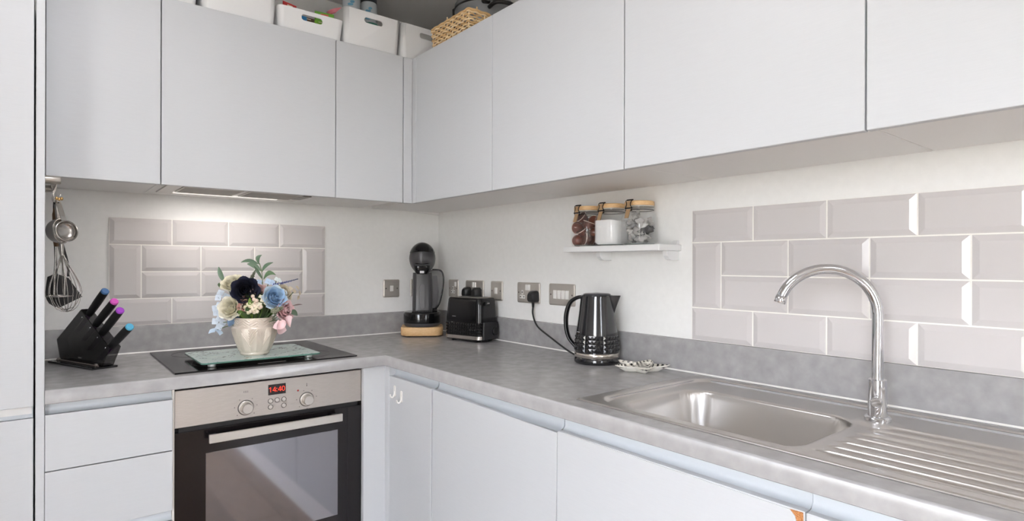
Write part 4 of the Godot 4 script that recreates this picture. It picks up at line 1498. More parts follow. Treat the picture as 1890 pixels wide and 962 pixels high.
func build_utensils() -> void:
	var st := mat(rgb(176, 172, 168), 0.26, 1.0)
	var sat := mat(rgb(190, 184, 176), 0.35, 0.8)
	var t := thing("hanging_rail", "short brushed steel rail fixed to the tall end panel", "rail", V(-1.5892, 1.486, 0.45))
	var m := MB.new()
	m.tube([V(0.0003, 0, 0), V(0.034, 0, 0), V(0.0365, 0, 0)], [0.0118, 0.0118, 0.0100], 24)
	part("bracket", m, sat, t)
	m = MB.new()
	m.tube([V(0.022, 0, 0), V(0.022, 0, -0.29)], 0.0065, 16)
	part("bar", m, sat, t)
	m = MB.new()
	m.tube([V(0.0003, 0, -0.27), V(0.026, 0, -0.27)], 0.0118, 20)
	part("bracket", m, sat, t)
	var bx := -1.5672
	var hooks := [[0.425, "nearest steel hook on the rail, holding the measuring cups"], [0.375, "middle steel hook on the rail, holding the whisk"], [0.325, "third steel hook along the rail, holding the masher"], [0.27, "farthest steel hook on the rail, holding the black spoons"]]
	for h in hooks:
		var o := thing("hook", h[1], "hook", V(bx, 1.486, h[0]), 0.9)
		var w := MB.new()
		w.tube(curve([V(-0.004, -0.008, 0), V(-0.0095, 0.0, 0), V(0, 0.0088, 0), V(0.0095, 0.001, 0), V(0.004, -0.016, 0), V(-0.006, -0.034, 0), V(-0.002, -0.048, 0), V(0.01, -0.052, 0), V(0.02, -0.043, 0), V(0.023, -0.036, 0)], 5), 0.0019, 8)
		part("wire", w, mat(rgb(226, 222, 216), 0.2, 0.8), o)
	# two measuring cups
	var cups := [[V(-1.5515, 1.341, 0.405), 0.0365, 0.034, "larger steel measuring cup hanging behind the smaller one", V(-1.5615, 1.432, 0.418)], [V(-1.5395, 1.3395, 0.447), 0.0295, 0.019, "smaller steel measuring cup hanging in front on the rail", V(-1.5595, 1.424, 0.437)]]
	for c in cups:
		var face := V(0.84, 0.08, 0.54).normalized() if c[1] > 0.033 else V(0.5, 0.1, 0.86).normalized()
		var q := Quaternion(Vector3.UP, face)
		var o := thing("measuring_cup", c[3], "measuring cup", c[0])
		var b := part("bowl", bowl(c[1], c[2]), st, o)
		b.quaternion = q
		var up: Vector3 = c[4] - c[0]
		var along := up.normalized()
		var s := along.cross(face).normalized()
		var p0: Vector3 = (along - face * along.dot(face)).normalized() * float(c[1])
		var hm := MB.new()
		var rings := []
		for e in [[p0 - face * 0.001, 0.0065], [p0.lerp(up, 0.25), 0.0068], [p0.lerp(up, 0.8), 0.0072], [up, 0.0068], [up + along * 0.006, 0.003]]:
			rings.append([e[0] + s * e[1] + face * 0.0009, e[0] - s * e[1] + face * 0.0009, e[0] - s * e[1] - face * 0.0009, e[0] + s * e[1] - face * 0.0009])
		var hd := MB.new()
		for i in rings.size():
			rings[i].reverse()
		hd.loft(rings, true, true, false)
		part("handle", hd, st, o)
		var ho := MB.new()
		ho.x = Transform3D(Basis(q), up - along * 0.004)
		ho.lathe([[Vector2(0, -0.0012), Vector2(0.0032, -0.0012)], [Vector2(0.0032, -0.0012), Vector2(0.0032, 0.0012)], [Vector2(0.0032, 0.0012), Vector2(0, 0.0012)]], 14)
		part("hanging_hole", ho, BLACK, o)
	var rg := MB.new()
	for k in 3:
		rg.ball(V(-0.004 + 0.006 * k, -0.002 * (k % 2), 0.004), V(0.0038, 0.0055, 0.0038), 10)
	var rt := thing("key_ring", "small brass ring joining the measuring cups at the hook", "ring", V(-1.559, 1.433, 0.445))
	part("ring", rg, mat(rgb(214, 178, 120), 0.25, 0.9), rt)
	# balloon whisk
	var wk := thing("whisk", "steel balloon whisk hanging from the rail", "whisk", V(-1.536, 1.098, 0.37))
	wk.rotation.z = 0.07
	var hm2 := MB.new()
	hm2.tube([V(0, 0.17, 0), V(0, 0.2, 0), V(-0.002, 0.27, 0), V(-0.004, 0.325, 0)], [0.0045, 0.006, 0.0065, 0.005], 14)
	part("handle", hm2, st, wk)
	for k in 5:
		var a := PI * k / 5.0 + 0.2
		var d := V(cos(a), 0, sin(a))
		var pts := []
		for i in 25:
			var f := -1.0 + i / 12.0
			var y := 0.172 * pow(absf(f), 1.6)
			var r := 0.0375 * pow(sin(PI * clampf(absf(f), 0, 1)), 0.7) if absf(f) < 0.5 else 0.004 + 0.037 * pow(sin(PI * absf(f)), 1.2)
			pts.append(V(0, 0.002 * k * (1.0 - absf(f)) + y, 0) + d * r * signf(f))
		var lo := MB.new()
		lo.tube(pts, 0.0011, 6)
		part("wire", lo, st, wk)
	# potato masher with wooden handle
	var ms := thing("potato_masher", "steel masher with a wooden grip hanging behind the whisk", "masher", V(-1.5535, 1.144, 0.335))
	var wo := MB.new()
	wo.tube([V(-0.006, 0.152, 0), V(-0.006, 0.17, 0), V(-0.008, 0.25, 0), V(-0.008, 0.27, 0)], [0.008, 0.0105, 0.0105, 0.007], 14)
	part("grip", wo, mat(rgb(104, 76, 52), 0.6), ms)
	for s in [-1, 1]:
		var rd := MB.new()
		rd.tube(curve([V(-0.006 + s * 0.003, 0.155, 0), V(-0.002 + s * 0.008, 0.11, 0), V(s * 0.012, 0.06, 0), V(s * 0.012, 0.002, 0)], 4), 0.0027, 8)
		part("rod", rd, st, ms)
	var pl := MB.new()
	pl.lathe([[Vector2(0, -0.0012), Vector2(0.034, -0.0012)], [Vector2(0.034, -0.0012), Vector2(0.0345, 0.003)], [Vector2(0.0345, 0.003), Vector2(0.033, 0.003), Vector2(0.033, 0.001)], [Vector2(0.033, 0.001), Vector2(0, 0.001)]], 32)
	part("plate", pl, st, ms)
	# black nylon utensils
	var nyl := mat(rgb(24, 23, 25), 0.4)
	var us := [["slotted_spoon", "black slotted spoon hanging behind the whisk", "spoon", V(-1.560, 1.11, 0.30), 0.0], ["spatula", "black nylon spatula whose blade sticks out right of the whisk", "spatula", V(-1.530, 1.118, 0.255), 0.0]]
	for i in 2:
		var u: Array = us[i]
		var o := thing(u[0], u[1], u[2], u[3])
		var hd := MB.new()
		var tp: Vector3 = V(-1.5655, 1.435, 0.268 + 0.02 * i) - u[3]
		hd.tube(curve([V(0, 0.085, 0), V(-0.002, 0.13, 0), tp * 0.75, tp], 5), [0.006, 0.0058, 0.0056, 0.0055, 0.0055, 0.0055, 0.006, 0.006, 0.0062, 0.0065, 0.007, 0.007, 0.0072, 0.0072, 0.007, 0.006], 10, false, Vector2(1.2, 0.6))
		part("handle", hd, nyl, o)
		if i == 0:
			var sp := MB.new()
			sp.x = Transform3D(Basis(V(0, 1, 0), 0.5), Vector3.ZERO)
			var rows := []
			for a in 9:
				var row := []
				for b in 7:
					var v := a / 8.0
					var uu := (b - 3) / 3.0
					var w := 0.03 * sqrt(maxf(0.02, 1.0 - pow(2.0 * v - 1.0, 2)))
					row.append(V(uu * w, 0.092 * v, -0.012 * (1.0 - uu * uu) * sin(PI * v)))
				rows.append(row)
			sp.grid(rows)
			var bk := []
			for row in rows:
				var r2 := []
				for p in row:
					r2.append(p + V(0, 0, -0.0022))
				bk.append(r2)
			bk.reverse()
			sp.grid(bk)
			part("bowl", sp, nyl, o)
		else:
			var pd := MB.new()
			pd.x = Transform3D(Basis(V(0, 0, 1), 0.5) * Basis(V(0, 1, 0), 0.25), V(0.006, 0.002, 0))
			pd.extrude([Vector2(-0.012, 0.1), Vector2(-0.034, 0.07), Vector2(-0.036, 0.0), Vector2(0.036, 0.0), Vector2(0.034, 0.07), Vector2(0.012, 0.1)], -0.0015, 0.0015, false, 0.0005)
			part("blade", pd, nyl, o)

# ---------------------------------------------------------------- storage on top of the wall cupboards
func box_shell(w: float, h: float, d: float, hole_y: float) -> CSGCombiner3D:
	# an open box that widens upwards, with an oval grip hole in the front; origin at the base centre
	var root := CSGCombiner3D.new()
	root.name = "shell"
	var specs := [[0.0, 0.0, false], [0.0032, 0.004, true]]
	for s in specs:
		var m := MB.new()
		var o: float = s[0]
		var b: float = s[1]
		var k := 0.93
		m.loft([ring_y(rr(w / 2 * k - o, d / 2 * k - o, 0.02 - o, 6), b), ring_y(rr(w / 2 - o, d / 2 - o, 0.022 - o, 6), h + (0.01 if b > 0 else 0.0))], true, true)
		var c := CSGMesh3D.new()
		c.name = "solid"
		c.mesh = m.done()
		c.operation = CSGShape3D.OPERATION_SUBTRACTION if s[2] else CSGShape3D.OPERATION_UNION
		root.add_child(c, true)
	var hm := MB.new()
	hm.extrude(rr(0.04, 0.0105, 0.0105, 8), 0.0, 0.08)
	var hc := CSGMesh3D.new()
	hc.name = "grip_hole"
	hc.mesh = hm.done()
	hc.position = V(0, hole_y, d / 2 * 0.93 - 0.04)
	hc.operation = CSGShape3D.OPERATION_SUBTRACTION
	root.add_child(hc, true)
	return root

func storage(label: String, x0: float, x1: float, h: float, z1: float, d: float, hole_y: float) -> Node3D:
	var w := x1 - x0
	var t := thing("storage_box", label, "storage box", V((x0 + x1) / 2, 2.1002, z1 - d / 2), 0, "white storage boxes on the wall cupboards")
	var s := box_shell(w, h, d, hole_y)
	t.add_child(s, true)
	s.material_override = PLASTIC
	return t

func build_boxes() -> void:
	storage("white storage box at the left end of the row, nearest the tall panel", -1.44, -1.186, 0.15, 0.424, 0.34, 0.115)
	storage("tall white storage box left of the low box with toys", -1.184, -0.9335, 0.15, 0.424, 0.34, 0.128)
	storage("low white storage box holding colourful packets", -0.9305, -0.681, 0.0875, 0.416, 0.34, 0.0625)
	storage("tall white storage box holding two clear bottles", -0.6805, -0.4345, 0.15, 0.416, 0.34, 0.1175)
	storage("tall white storage box in the corner behind the wicker basket", -0.4325, -0.186, 0.15, 0.416, 0.34, 0.116)
	var B := 2.1055
	# packets in the low box
	var pk := [["red crinkled packet poking out of the low white box", "red", rgb(214, 60, 62), V(-0.856, B, 0.31), V(0.06, 0.138, 0.03), 0.3], ["green packet standing in the low white box", "green", rgb(112, 176, 62), V(-0.72, B, 0.31), V(0.075, 0.139, 0.035), -0.15], ["bright blue pouch seen through the grip of the low box", "blue", rgb(60, 150, 214), V(-0.846, B, 0.372), V(0.07, 0.078, 0.04), 0.1], ["lime green pouch seen through the grip of the low box", "lime", rgb(128, 186, 56), V(-0.756, B, 0.370), V(0.05, 0.076, 0.04), -0.2], ["dark brown pouch between the blue and green pouches", "brown", rgb(92, 66, 46), V(-0.805, B, 0.366), V(0.05, 0.078, 0.034), 0.0]]
	for p in pk:
		var o := thing("packet", p[0], "packet", p[3], p[5])
		var s: Vector3 = p[4]
		var m := MB.new()
		var rings := []
		for e in [[0.0, 0.85, 0.9], [0.12, 1.0, 1.0], [0.55, 1.0, 0.95], [0.85, 0.98, 0.4], [0.93, 1.0, 0.12], [1.0, 1.0, 0.1]]:
			rings.append(ring_y(rr(s.x / 2 * e[1], s.z / 2 * e[2], 0.006, 3), s.y * e[0]))
		m.loft(rings)
		part("pouch", m, mat(p[2], 0.35), o)
		part("print_patch", boxm(V(0, s.y * 0.9, s.z * 0.07), V(s.x * 0.4, s.y * 0.1, 0.002), 0), mat(rgb(240, 226, 204) if p[1] != "green" else rgb(226, 110, 92), 0.4), o)
	# tub with pink lid, two bottles, green tub
	var tb := thing("food_tub", "clear tub with a pink lid leaning in the tall box", "tub", V(-0.598, B + 0.012, 0.265), 0)
	tb.rotation = V(0.0, 0.0, 0.32)
	var tm := MB.new()
	tm.lathe([[Vector2(0, 0), Vector2(0.026, 0.0)], [Vector2(0.026, 0.0), Vector2(0.036, 0.16)]], 28)
	part("tub_body", tm, mat(rgb(206, 208, 208), 0.3), tb)
	part("lid", cyl(0.041, 0.16, 0.178, 28, 0.003), mat(rgb(226, 128, 138), 0.4), tb)
	for k in 2:
		var bt := thing("drinks_bottle", ["clear drinks bottle with blue print, left of the pair", "clear drinks bottle with blue print and dark lid, right of the pair"][k], "bottle", [V(-0.575, B, 0.235), V(-0.487, B, 0.215)][k])
		var bm := MB.new()
		var hh := 0.27 if k == 1 else 0.30
		bm.lathe([[Vector2(0, 0), Vector2(0.03, 0)], [Vector2(0.03, 0), Vector2(0.0345, 0.005), Vector2(0.0355, 0.06), Vector2(0.037, hh - 0.02), Vector2(0.034, hh)], [Vector2(0.034, hh), Vector2(0, hh)]], 32)
		part("bottle_body", bm, mat(rgb(196, 204, 208), 0.25), bt)
		part("lid", cyl(0.035, hh, minf(hh + 0.022, 0.325), 28, 0.002), mat(rgb(48, 50, 56), 0.4), bt)
		var im := MB.new()
		for i in 5:
			im.ball(V(0.008 * sin(i * 2.1), hh - 0.075 + 0.011 * i, 0.0362), V(0.012 - 0.0015 * (i % 3), 0.006, 0.0008), 10)
		var pr := part("blue_print", im, mat(rgb(108, 166, 196), 0.4), bt)
		pr.rotation.y = -0.5
		pr.set_meta("kind", "stuff")
	var gt := thing("food_tub", "green tub seen through the grip of the tall box", "tub", V(-0.535, B, 0.335))
	part("tub_body", cyl(0.034, 0.0, 0.13, 28, 0.003), mat(rgb(62, 128, 108), 0.4), gt)
	# wicker basket
	var wb := thing("wicker_basket", "pale wicker basket with loose ends on the corner cupboard", "basket", V(-0.322, 2.1005, 0.682))
	var hx := 0.046
	var hz := 0.125
	var H := 0.084
	var cane := [mat(rgb(228, 196, 146), 0.6), mat(rgb(212, 174, 122), 0.6), mat(rgb(240, 214, 170), 0.6)]
	var outline := []
	var nn := 88
	var rp := rr(hx, hz, 0.008, 2)
	var per := []
	for i in rp.size():
		var a: Vector2 = rp[i]
		var b: Vector2 = rp[(i + 1) % rp.size()]
		var L := a.distance_to(b)
		var k := maxi(1, int(round(L / 0.0086)))
		for j in k:
			outline.append(a.lerp(b, float(j) / k))
	nn = outline.size()
	if nn % 2 == 1:
		outline.remove_at(nn - 1)
		nn -= 1
	for r in 9:
		var y := 0.006 + r * 0.0092
		var pts := []
		var fl := 1.0 + 0.07 * r / 8.0
		for i in nn:
			var c: Vector2 = outline[i]
			var o: Vector2 = outline[(i + 1) % nn] - outline[(i - 1 + nn) % nn]
			var nrm := Vector2(o.y, -o.x).normalized()
			var ww := 0.0026 * (1.0 if (i / 2 + r) % 2 == 0 else -1.0)
			pts.append(V((c.x + nrm.x * ww) * fl, y, -(c.y + nrm.y * ww) * fl))
		var s := MB.new()
		s.tube(pts, 0.0036, 5, true)
		part("cane_strand", s, cane[r % 3], wb)
	for i in range(1, nn, 4):
		var c: Vector2 = outline[i]
		var s := MB.new()
		var ext := 0.088 + (0.014 if i % 5 == 0 else 0.0)
		s.tube([V(c.x, 0.001, -c.y), V(c.x * 1.07, ext, -c.y * 1.07)], 0.0027, 5)
		part("cane_stake", s, cane[2 if i % 3 else 1], wb)
	var rimp := []
	for i in nn:
		rimp.append(V(outline[i].x * 1.08, H + 0.003 + 0.0012 * sin(i * 1.3), -outline[i].y * 1.08))
	var rm := MB.new()
	rm.tube(rimp, 0.0052, 6, true)
	part("rim_strand", rm, cane[1], wb)
	part("basket_floor", span(V(-hx + 0.003, 0.0005, -hz + 0.003), V(hx - 0.003, 0.003, hz - 0.003), 0), cane[1], wb)
	# grey pot behind the basket
	var pt := thing("cooking_pot", "grey lidded cooking pot with black handles behind the wicker basket", "pot", V(-0.141, 2.1005, 0.595))
	var gp := mat(rgb(128, 130, 132), 0.4, 0.3)
	var pm := MB.new()
	pm.lathe([[Vector2(0, 0), Vector2(0.105, 0)], [Vector2(0.105, 0), Vector2(0.116, 0.012), Vector2(0.125, 0.205)], [Vector2(0.125, 0.205), Vector2(0, 0.205)]], 48)
	part("pot_body", pm, gp, pt)
	part("seal", cyl(0.128, 0.205, 0.213, 48, 0.002), BLACK, pt)
	var lm := MB.new()
	lm.lathe([[Vector2(0.126, 0.213), Vector2(0.125, 0.228)], [Vector2(0.125, 0.228), Vector2(0.11, 0.252), Vector2(0.075, 0.268), Vector2(0, 0.274)]], 48)
	part("lid", lm, gp, pt)
	var lh := MB.new()
	lh.tube(curve([V(0.0, 0.262, 0.09), V(0.0, 0.292, 0.07), V(0.0, 0.3, 0.0), V(0.0, 0.292, -0.07), V(0.0, 0.262, -0.09)], 5), 0.008, 8)
	part("lid_handle", lh, BLACK, pt)
	for s in [-1, 1]:
		var hm := MB.new()
		hm.tube(curve([V(-0.055, 0.178, s * 0.108), V(-0.05, 0.186, s * 0.15), V(0.0, 0.188, s * 0.168), V(0.05, 0.186, s * 0.15), V(0.055, 0.178, s * 0.108)], 5), 0.0085, 10)
		part("side_handle", hm, BLACK, pt)
		part("clamp", boxm(V(-0.07, 0.215, s * 0.106), V(0.034, 0.05, 0.026), 0.006), BLACK, pt)

# ---------------------------------------------------------------- vase of artificial flowers
const VC := Vector3(-1.0175, 0.9325, 0.452)

func build_vase() -> void:
	var t := thing("vase", "pearly cream vase with a chevron relief on the glass board", "vase", VC)
	var gl := mat(rgb(226, 214, 200), 0.16, 0.25, "pearl")
	var m := MB.new()
	var prof := [[0.0, 0.044], [0.003, 0.0465], [0.012, 0.049], [0.03, 0.0565], [0.05, 0.0635], [0.07, 0.0695], [0.085, 0.0728], [0.093, 0.0735], [0.097, 0.0715], [0.0985, 0.0675], [0.1005, 0.0668], [0.11, 0.0668], [0.122, 0.0655], [0.127, 0.064], [0.1285, 0.0622]]
	var rings := []
	var n := 288
	var ys := []
	for i in prof.size() - 1:
		var k := maxi(2, int((prof[i + 1][0] - prof[i][0]) / 0.0009))
		for j in k:
			var f := float(j) / k
			ys.append([lerpf(prof[i][0], prof[i + 1][0], f), lerpf(prof[i][1], prof[i + 1][1], f)])
	ys.append(prof[-1])
	for e in ys:
		var y: float = e[0]
		var ring := []
		for j in n:
			var a := TAU * j / n
			var ph := fposmod(a / TAU * 9.0, 1.0)
			var tri := absf(ph - 0.5) * 2.0
			var d := 0.0
			if y > 0.008 and y < 0.094:
				# pointed panels low down, chevron bands above
				var edge := 0.028 + 0.05 * (1.0 - tri)
				if y > edge:
					d = 0.0015 * sin((y - edge) * TAU / 0.0095)
				else:
					d = 0.0032 * (1.0 - tri) * smoothstep(0.008, 0.02, y) - 0.001
			elif y > 0.1 and y < 0.124:
				d = 0.0008 * sin((y + 0.014 * tri) * TAU / 0.0085)
			var r: float = e[1] + d
			ring.append(V(r * cos(a), y, -r * sin(a)))
		rings.append(ring)
	m.loft(rings, true, false)
	m.lathe([[Vector2(0.0622, 0.1285), Vector2(0.059, 0.1275), Vector2(0.059, 0.1)], [Vector2(0.059, 0.1), Vector2(0, 0.1)]], 40)
	part("body", m, gl, t)
	build_flowers()

func petal_mesh(r0: float, h: float, wrap: float, flare: float, curl: float, close := 0.0) -> ArrayMesh:
	var m := MB.new()
	var rows := []
	for i in 8:
		var v := i / 7.0
		var row := []
		for j in 9:
			var u := (j - 4) / 4.0
			var edge := 1.0 - 0.22 * pow(absf(u), 2.5)
			var y := h * v * edge
			var r := r0 * (0.3 + 0.7 * sin(PI / 2 * minf(1.0, v * 1.5))) - close * r0 * v * v + flare * pow(v, 2.2) + curl * pow(v, 7.0) * (1.0 + 0.5 * sin(u * 5.0))
			var a := u * wrap * (0.45 + 0.55 * sin(PI * minf(v * 0.75 + 0.12, 0.5) ))
			row.append(V(r * sin(a), y, r * cos(a)))
		rows.append(row)
	m.grid(rows)
	return m.done()

func aim(o: Node3D, dir: Vector3) -> void:
	o.quaternion = Quaternion(Vector3.UP, dir.normalized())

func stem(parent: Node3D, at: Vector3, c := rgb(84, 104, 70)) -> void:
	var goal := VC + V(0, 0.105, 0) + (at - VC) * V(0.35, 0, 0.35)
	var loc := goal - at
	var m := MB.new()
	m.tube(curve([Vector3.ZERO, loc * 0.5 + V(0, 0.004, 0), loc], 4), 0.0014, 5)
	var s := part("stem", m, mat(c, 0.6), parent)
	s.quaternion = parent.quaternion.inverse()

func rose(label: String, at: Vector3, dir: Vector3, R: float, c: Color, outer: Color) -> void:
	var t := thing("artificial_rose", label, "flower", at)
	aim(t, dir)
	var H := R * 1.0
	var deep := c.darkened(0.05)
	var layers := [[3, 0.2 * R, H * 1.16, 1.9, 0.0, 0.05 * R, deep, 0.35], [4, 0.36 * R, H * 1.14, 1.35, 0.0, 0.09 * R, deep, 0.2], [5, 0.52 * R, H * 1.06, 1.1, 0.0, 0.12 * R, c, 0.08], [6, 0.67 * R, H * 0.93, 0.95, 0.04 * R, 0.15 * R, c, 0.0], [7, 0.82 * R, H * 0.68, 0.85, 0.12 * R, 0.18 * R, outer, 0.0]]
	for k in layers.size():
		var l: Array = layers[k]
		var pm := petal_mesh(l[1], l[2], l[3], l[4], l[5], l[7])
		var mt := mat(l[6], 0.75)
		mt.backlight_enabled = true
		mt.backlight = Color(l[6].r, l[6].g, l[6].b) * 0.25
		for i in l[0]:
			var mp := mt
			if i % 2 == 1:
				mp = mat((l[6] as Color).darkened(0.05), 0.75)
			var p := part("petal", pm, mp, t, V(0, -H * (0.6 - 0.03 * (i % 3)), 0))
			p.rotation.y = TAU * i / l[0] + k * 0.7
	var b := MB.new()
	b.ball(V(0, -H * 0.25, 0), V(0.34 * R, 0.42 * R, 0.34 * R), 10)
	part("bud", b, mat(c, 0.8), t)
	stem(t, at)

func floret_mesh(r: float) -> ArrayMesh:
	var m := MB.new()
	for k in 4:
		var a := TAU * k / 4 + 0.2
		m.x = Transform3D(Basis(Vector3.UP, a), Vector3.ZERO)
		var rows := []
		for i in 7:
			var v := i / 6.0
			var row := []
			for j in 5:
				var u := (j - 2) / 2.0
				var w := r * 0.5 * sqrt(maxf(0.0, sin(PI * (0.08 + v * 0.87))))
				row.append(V(u * w, r * (0.12 * v + 0.1 * u * u) * (1.0 - 0.4 * v), r * v * (1.0 - 0.2 * u * u)))
			rows.append(row)
		m.grid(rows)
	m.x = Transform3D()
	m.ball(V(0, r * 0.08, 0), V(r * 0.14, r * 0.12, r * 0.14), 8)
	return m.done()

func hydrangea(label: String, at: Vector3, spots: Array, r: float, c: Color, group := "") -> void:
	var t := thing("hydrangea_sprig", label, "flower", at, 0, group)
	var fm := floret_mesh(r)
	for s in spots:
		var p := part("floret", fm, mat(c, 0.7), t, s[0])
		p.quaternion = Quaternion(Vector3.UP, (s[1] as Vector3).normalized())
	stem(t, at)

func leaf_part(parent: Node3D, a: Vector3, b: Vector3, w: float, c: Color, bow := Vector3.ZERO, side := V(0.62, 0.0, -0.5)) -> void:
	# a leaf from a to b (local), bowed through the middle
	var m := MB.new()
	var d := (b - a).normalized()
	var face := V(-0.6, 0.25, 0.75)
	var s := d.cross(face).normalized()
	var nn := s.cross(d).normalized()
	var rows := []
	for i in 9:
		var v := i / 8.0
		var mid := a.lerp(b, v) + bow * 4.0 * v * (1.0 - v)
		var ww := w * pow(sin(PI * clampf(v * 0.92 + 0.05, 0, 1)), 0.8)
		var row := []
		for j in 5:
			var u := (j - 2) / 2.0
			row.append(mid + s * u * ww + nn * (ww * 0.28 * u * u))
		rows.append(row)
	m.grid(rows)
	part("leaf", m, mat(c, 0.55), parent)

func build_flowers() -> void:
	var cam := V(-0.27, 0.08, 0.96)
	var cream := rgb(250, 244, 222)
	rose("very dark navy artificial rose at the front of the bouquet", V(-1.056, 1.156, 0.478), V(-0.25, 0.25, 0.95), 0.041, rgb(22, 24, 42), rgb(28, 31, 54))
	rose("cream artificial rose up behind the navy rose", V(-1.079, 1.178, 0.405), V(-0.4, 0.75, 0.5), 0.036, cream, cream)
	rose("cream artificial rose low at the front left above the vase rim", V(-1.098, 1.096, 0.456), V(-0.6, 0.25, 0.75), 0.037, cream, rgb(252, 248, 234))
	rose("light blue artificial rose at the right of the bouquet", V(-0.975, 1.130, 0.535), V(0.12, 0.3, 0.95), 0.039, rgb(174, 206, 236), rgb(214, 230, 240))
	rose("pink artificial rose on the right side of the bouquet", V(-0.943, 1.086, 0.54), V(0.45, 0.1, 0.85), 0.035, rgb(242, 204, 206), rgb(246, 216, 218))
	rose("dusty pink artificial rose below the navy rose", V(-1.052, 1.106, 0.478), V(-0.3, 0.2, 0.95), 0.028, rgb(226, 172, 160), rgb(232, 186, 174))
	rose("pale pink artificial rose behind the white berries", V(-1.009, 1.152, 0.472), V(0.0, 0.5, 0.85), 0.026, rgb(226, 190, 184), rgb(230, 200, 194))
	rose("cream artificial rose half hidden behind the light blue one", V(-0.938, 1.145, 0.512), V(0.5, 0.4, 0.75), 0.03, rgb(240, 230, 208), cream)
	# big drooping pink petals at the right of the rim
	var dp := thing("peony_petals", "loose pale pink petals hanging at the right of the vase rim", "flower", V(-0.962, 1.055, 0.56))
	var pk := mat(rgb(248, 218, 220), 0.7)
	for q in [[V(0.012, 0.004, 0.01), V(0.25, -0.75, 0.5), 0.034], [V(-0.008, 0.006, 0.012), V(-0.3, -0.5, 0.7), 0.024], [V(0.022, 0.01, 0.006), V(0.7, -0.35, 0.5), 0.026]]:
		var p := part("petal", petal_mesh(q[2], q[2] * 1.15, 1.05, q[2] * 0.1, q[2] * 0.06), pk, dp, q[0] - V(0, 0, q[2] * 0.7))
		p.quaternion = Quaternion(Vector3.UP, (q[1] as Vector3).normalized())
	stem(dp, dp.position)
	var lb := rgb(226, 236, 248)
	var o := V(-0.3, 0.2, 0.9)
	hydrangea("pale blue hydrangea blossoms high on the left of the bouquet", V(-1.117, 1.127, 0.374), [[V(0, 0, 0), V(-0.5, 0.3, 0.8)], [V(0.006, 0.017, 0.004), V(-0.2, 0.6, 0.8)], [V(0.022, 0.004, 0.01), V(-0.1, 0.2, 0.9)]], 0.014, lb)
	hydrangea("pale blue hydrangea blossoms midway down the left side", V(-1.126, 1.087, 0.366), [[V(0, 0.004, 0), V(-0.7, 0.1, 0.7)], [V(0.003, -0.013, 0.004), V(-0.5, -0.2, 0.8)], [V(0.017, -0.008, 0.012), V(-0.2, 0.0, 0.9)], [V(0.012, 0.014, 0.006), V(-0.3, 0.4, 0.8)]], 0.0135, lb)
	hydrangea("pale blue hydrangea blossoms drooping beside the vase", V(-1.122, 1.041, 0.392), [[V(-0.008, 0.006, 0), V(-0.5, 0.1, 0.85)], [V(0.013, 0.0, 0.008), V(0.1, -0.1, 0.95)], [V(0.002, -0.012, 0.006), V(-0.2, -0.4, 0.85)], [V(0.004, 0.014, 0.002), V(0.0, 0.4, 0.9)]], 0.0145, lb)
	hydrangea("lowest pale blue petals hanging left of the vase", V(-1.131, 1.014, 0.386), [[V(-0.006, 0, 0), V(-0.5, 0.75, 0.3)], [V(0.012, -0.004, 0.006), V(0.5, 0.55, 0.6)]], 0.0165, rgb(204, 222, 240))
	hydrangea("small pale blue blossoms at the top right of the bouquet", V(-0.981, 1.181, 0.48), [[V(0, 0.002, 0), V(-0.1, 0.5, 0.85)], [V(0.014, -0.004, 0.006), V(0.3, 0.4, 0.8)], [V(-0.024, -0.002, -0.02), V(-0.3, 0.5, 0.8)]], 0.0145, rgb(200, 218, 238))
	hydrangea("tiny white blossom topping the right of the bouquet", V(-0.958, 1.191, 0.497), [[V(0, 0, 0), V(0.1, 0.5, 0.85)], [V(0.008, -0.004, 0.004), V(0.5, 0.3, 0.8)]], 0.0105, rgb(234, 242, 240))
	hydrangea("small creamy white blossoms between the navy and blue roses", V(-1.014, 1.118, 0.526), [[V(0, 0.004, 0), V(-0.2, 0.2, 0.95)], [V(0.01, -0.006, 0.004), V(0.1, 0.0, 0.95)], [V(-0.008, -0.009, 0.002), V(-0.3, -0.1, 0.9)], [V(-0.004, 0.016, -0.004), V(-0.1, 0.5, 0.8)], [V(0.008, 0.012, 0.0), V(0.2, 0.4, 0.85)]], 0.0085, rgb(238, 232, 210))
	hydrangea("dried beige blossoms at the far right of the bouquet", V(-0.908, 1.15, 0.526), [[V(0, 0, 0), V(0.4, 0.3, 0.8)], [V(0.01, 0.012, 0.004), V(0.5, 0.5, 0.6)], [V(0.016, -0.006, 0.008), V(0.7, 0.1, 0.7)], [V(-0.012, 0.01, 0.0), V(0.2, 0.6, 0.7)], [V(0.012, -0.022, 0.008), V(0.6, -0.2, 0.7)]], 0.0095, rgb(206, 192, 168))
	# blue-grey ribbon leaf at the left of the rim
	var rb := thing("ribbon_leaf", "blue grey fabric leaf hanging at the left of the vase rim", "leaf", V(-1.078, 1.062, 0.44))
	leaf_part(rb, V(0.012, 0.0, 0.004), V(-0.02, -0.03, -0.006), 0.017, rgb(120, 146, 178), V(-0.006, 0.006, 0.004))
	stem(rb, rb.position)
	# white berries
	var bs := thing("berry_spray", "spray of small white berries above the front of the vase", "berries", V(-1.038, 1.097, 0.513))
	var rng := RandomNumberGenerator.new()
	rng.seed = 12
	var bm := MB.new()
	bm.ball(Vector3.ZERO, V(0.0066, 0.0066, 0.0066), 12)
	var ball := bm.done()
	var berry := [mat(rgb(240, 226, 204), 0.4), mat(rgb(236, 214, 196), 0.4), mat(rgb(226, 218, 186), 0.4)]
	var dx := V(0.78, 0, 0.62)
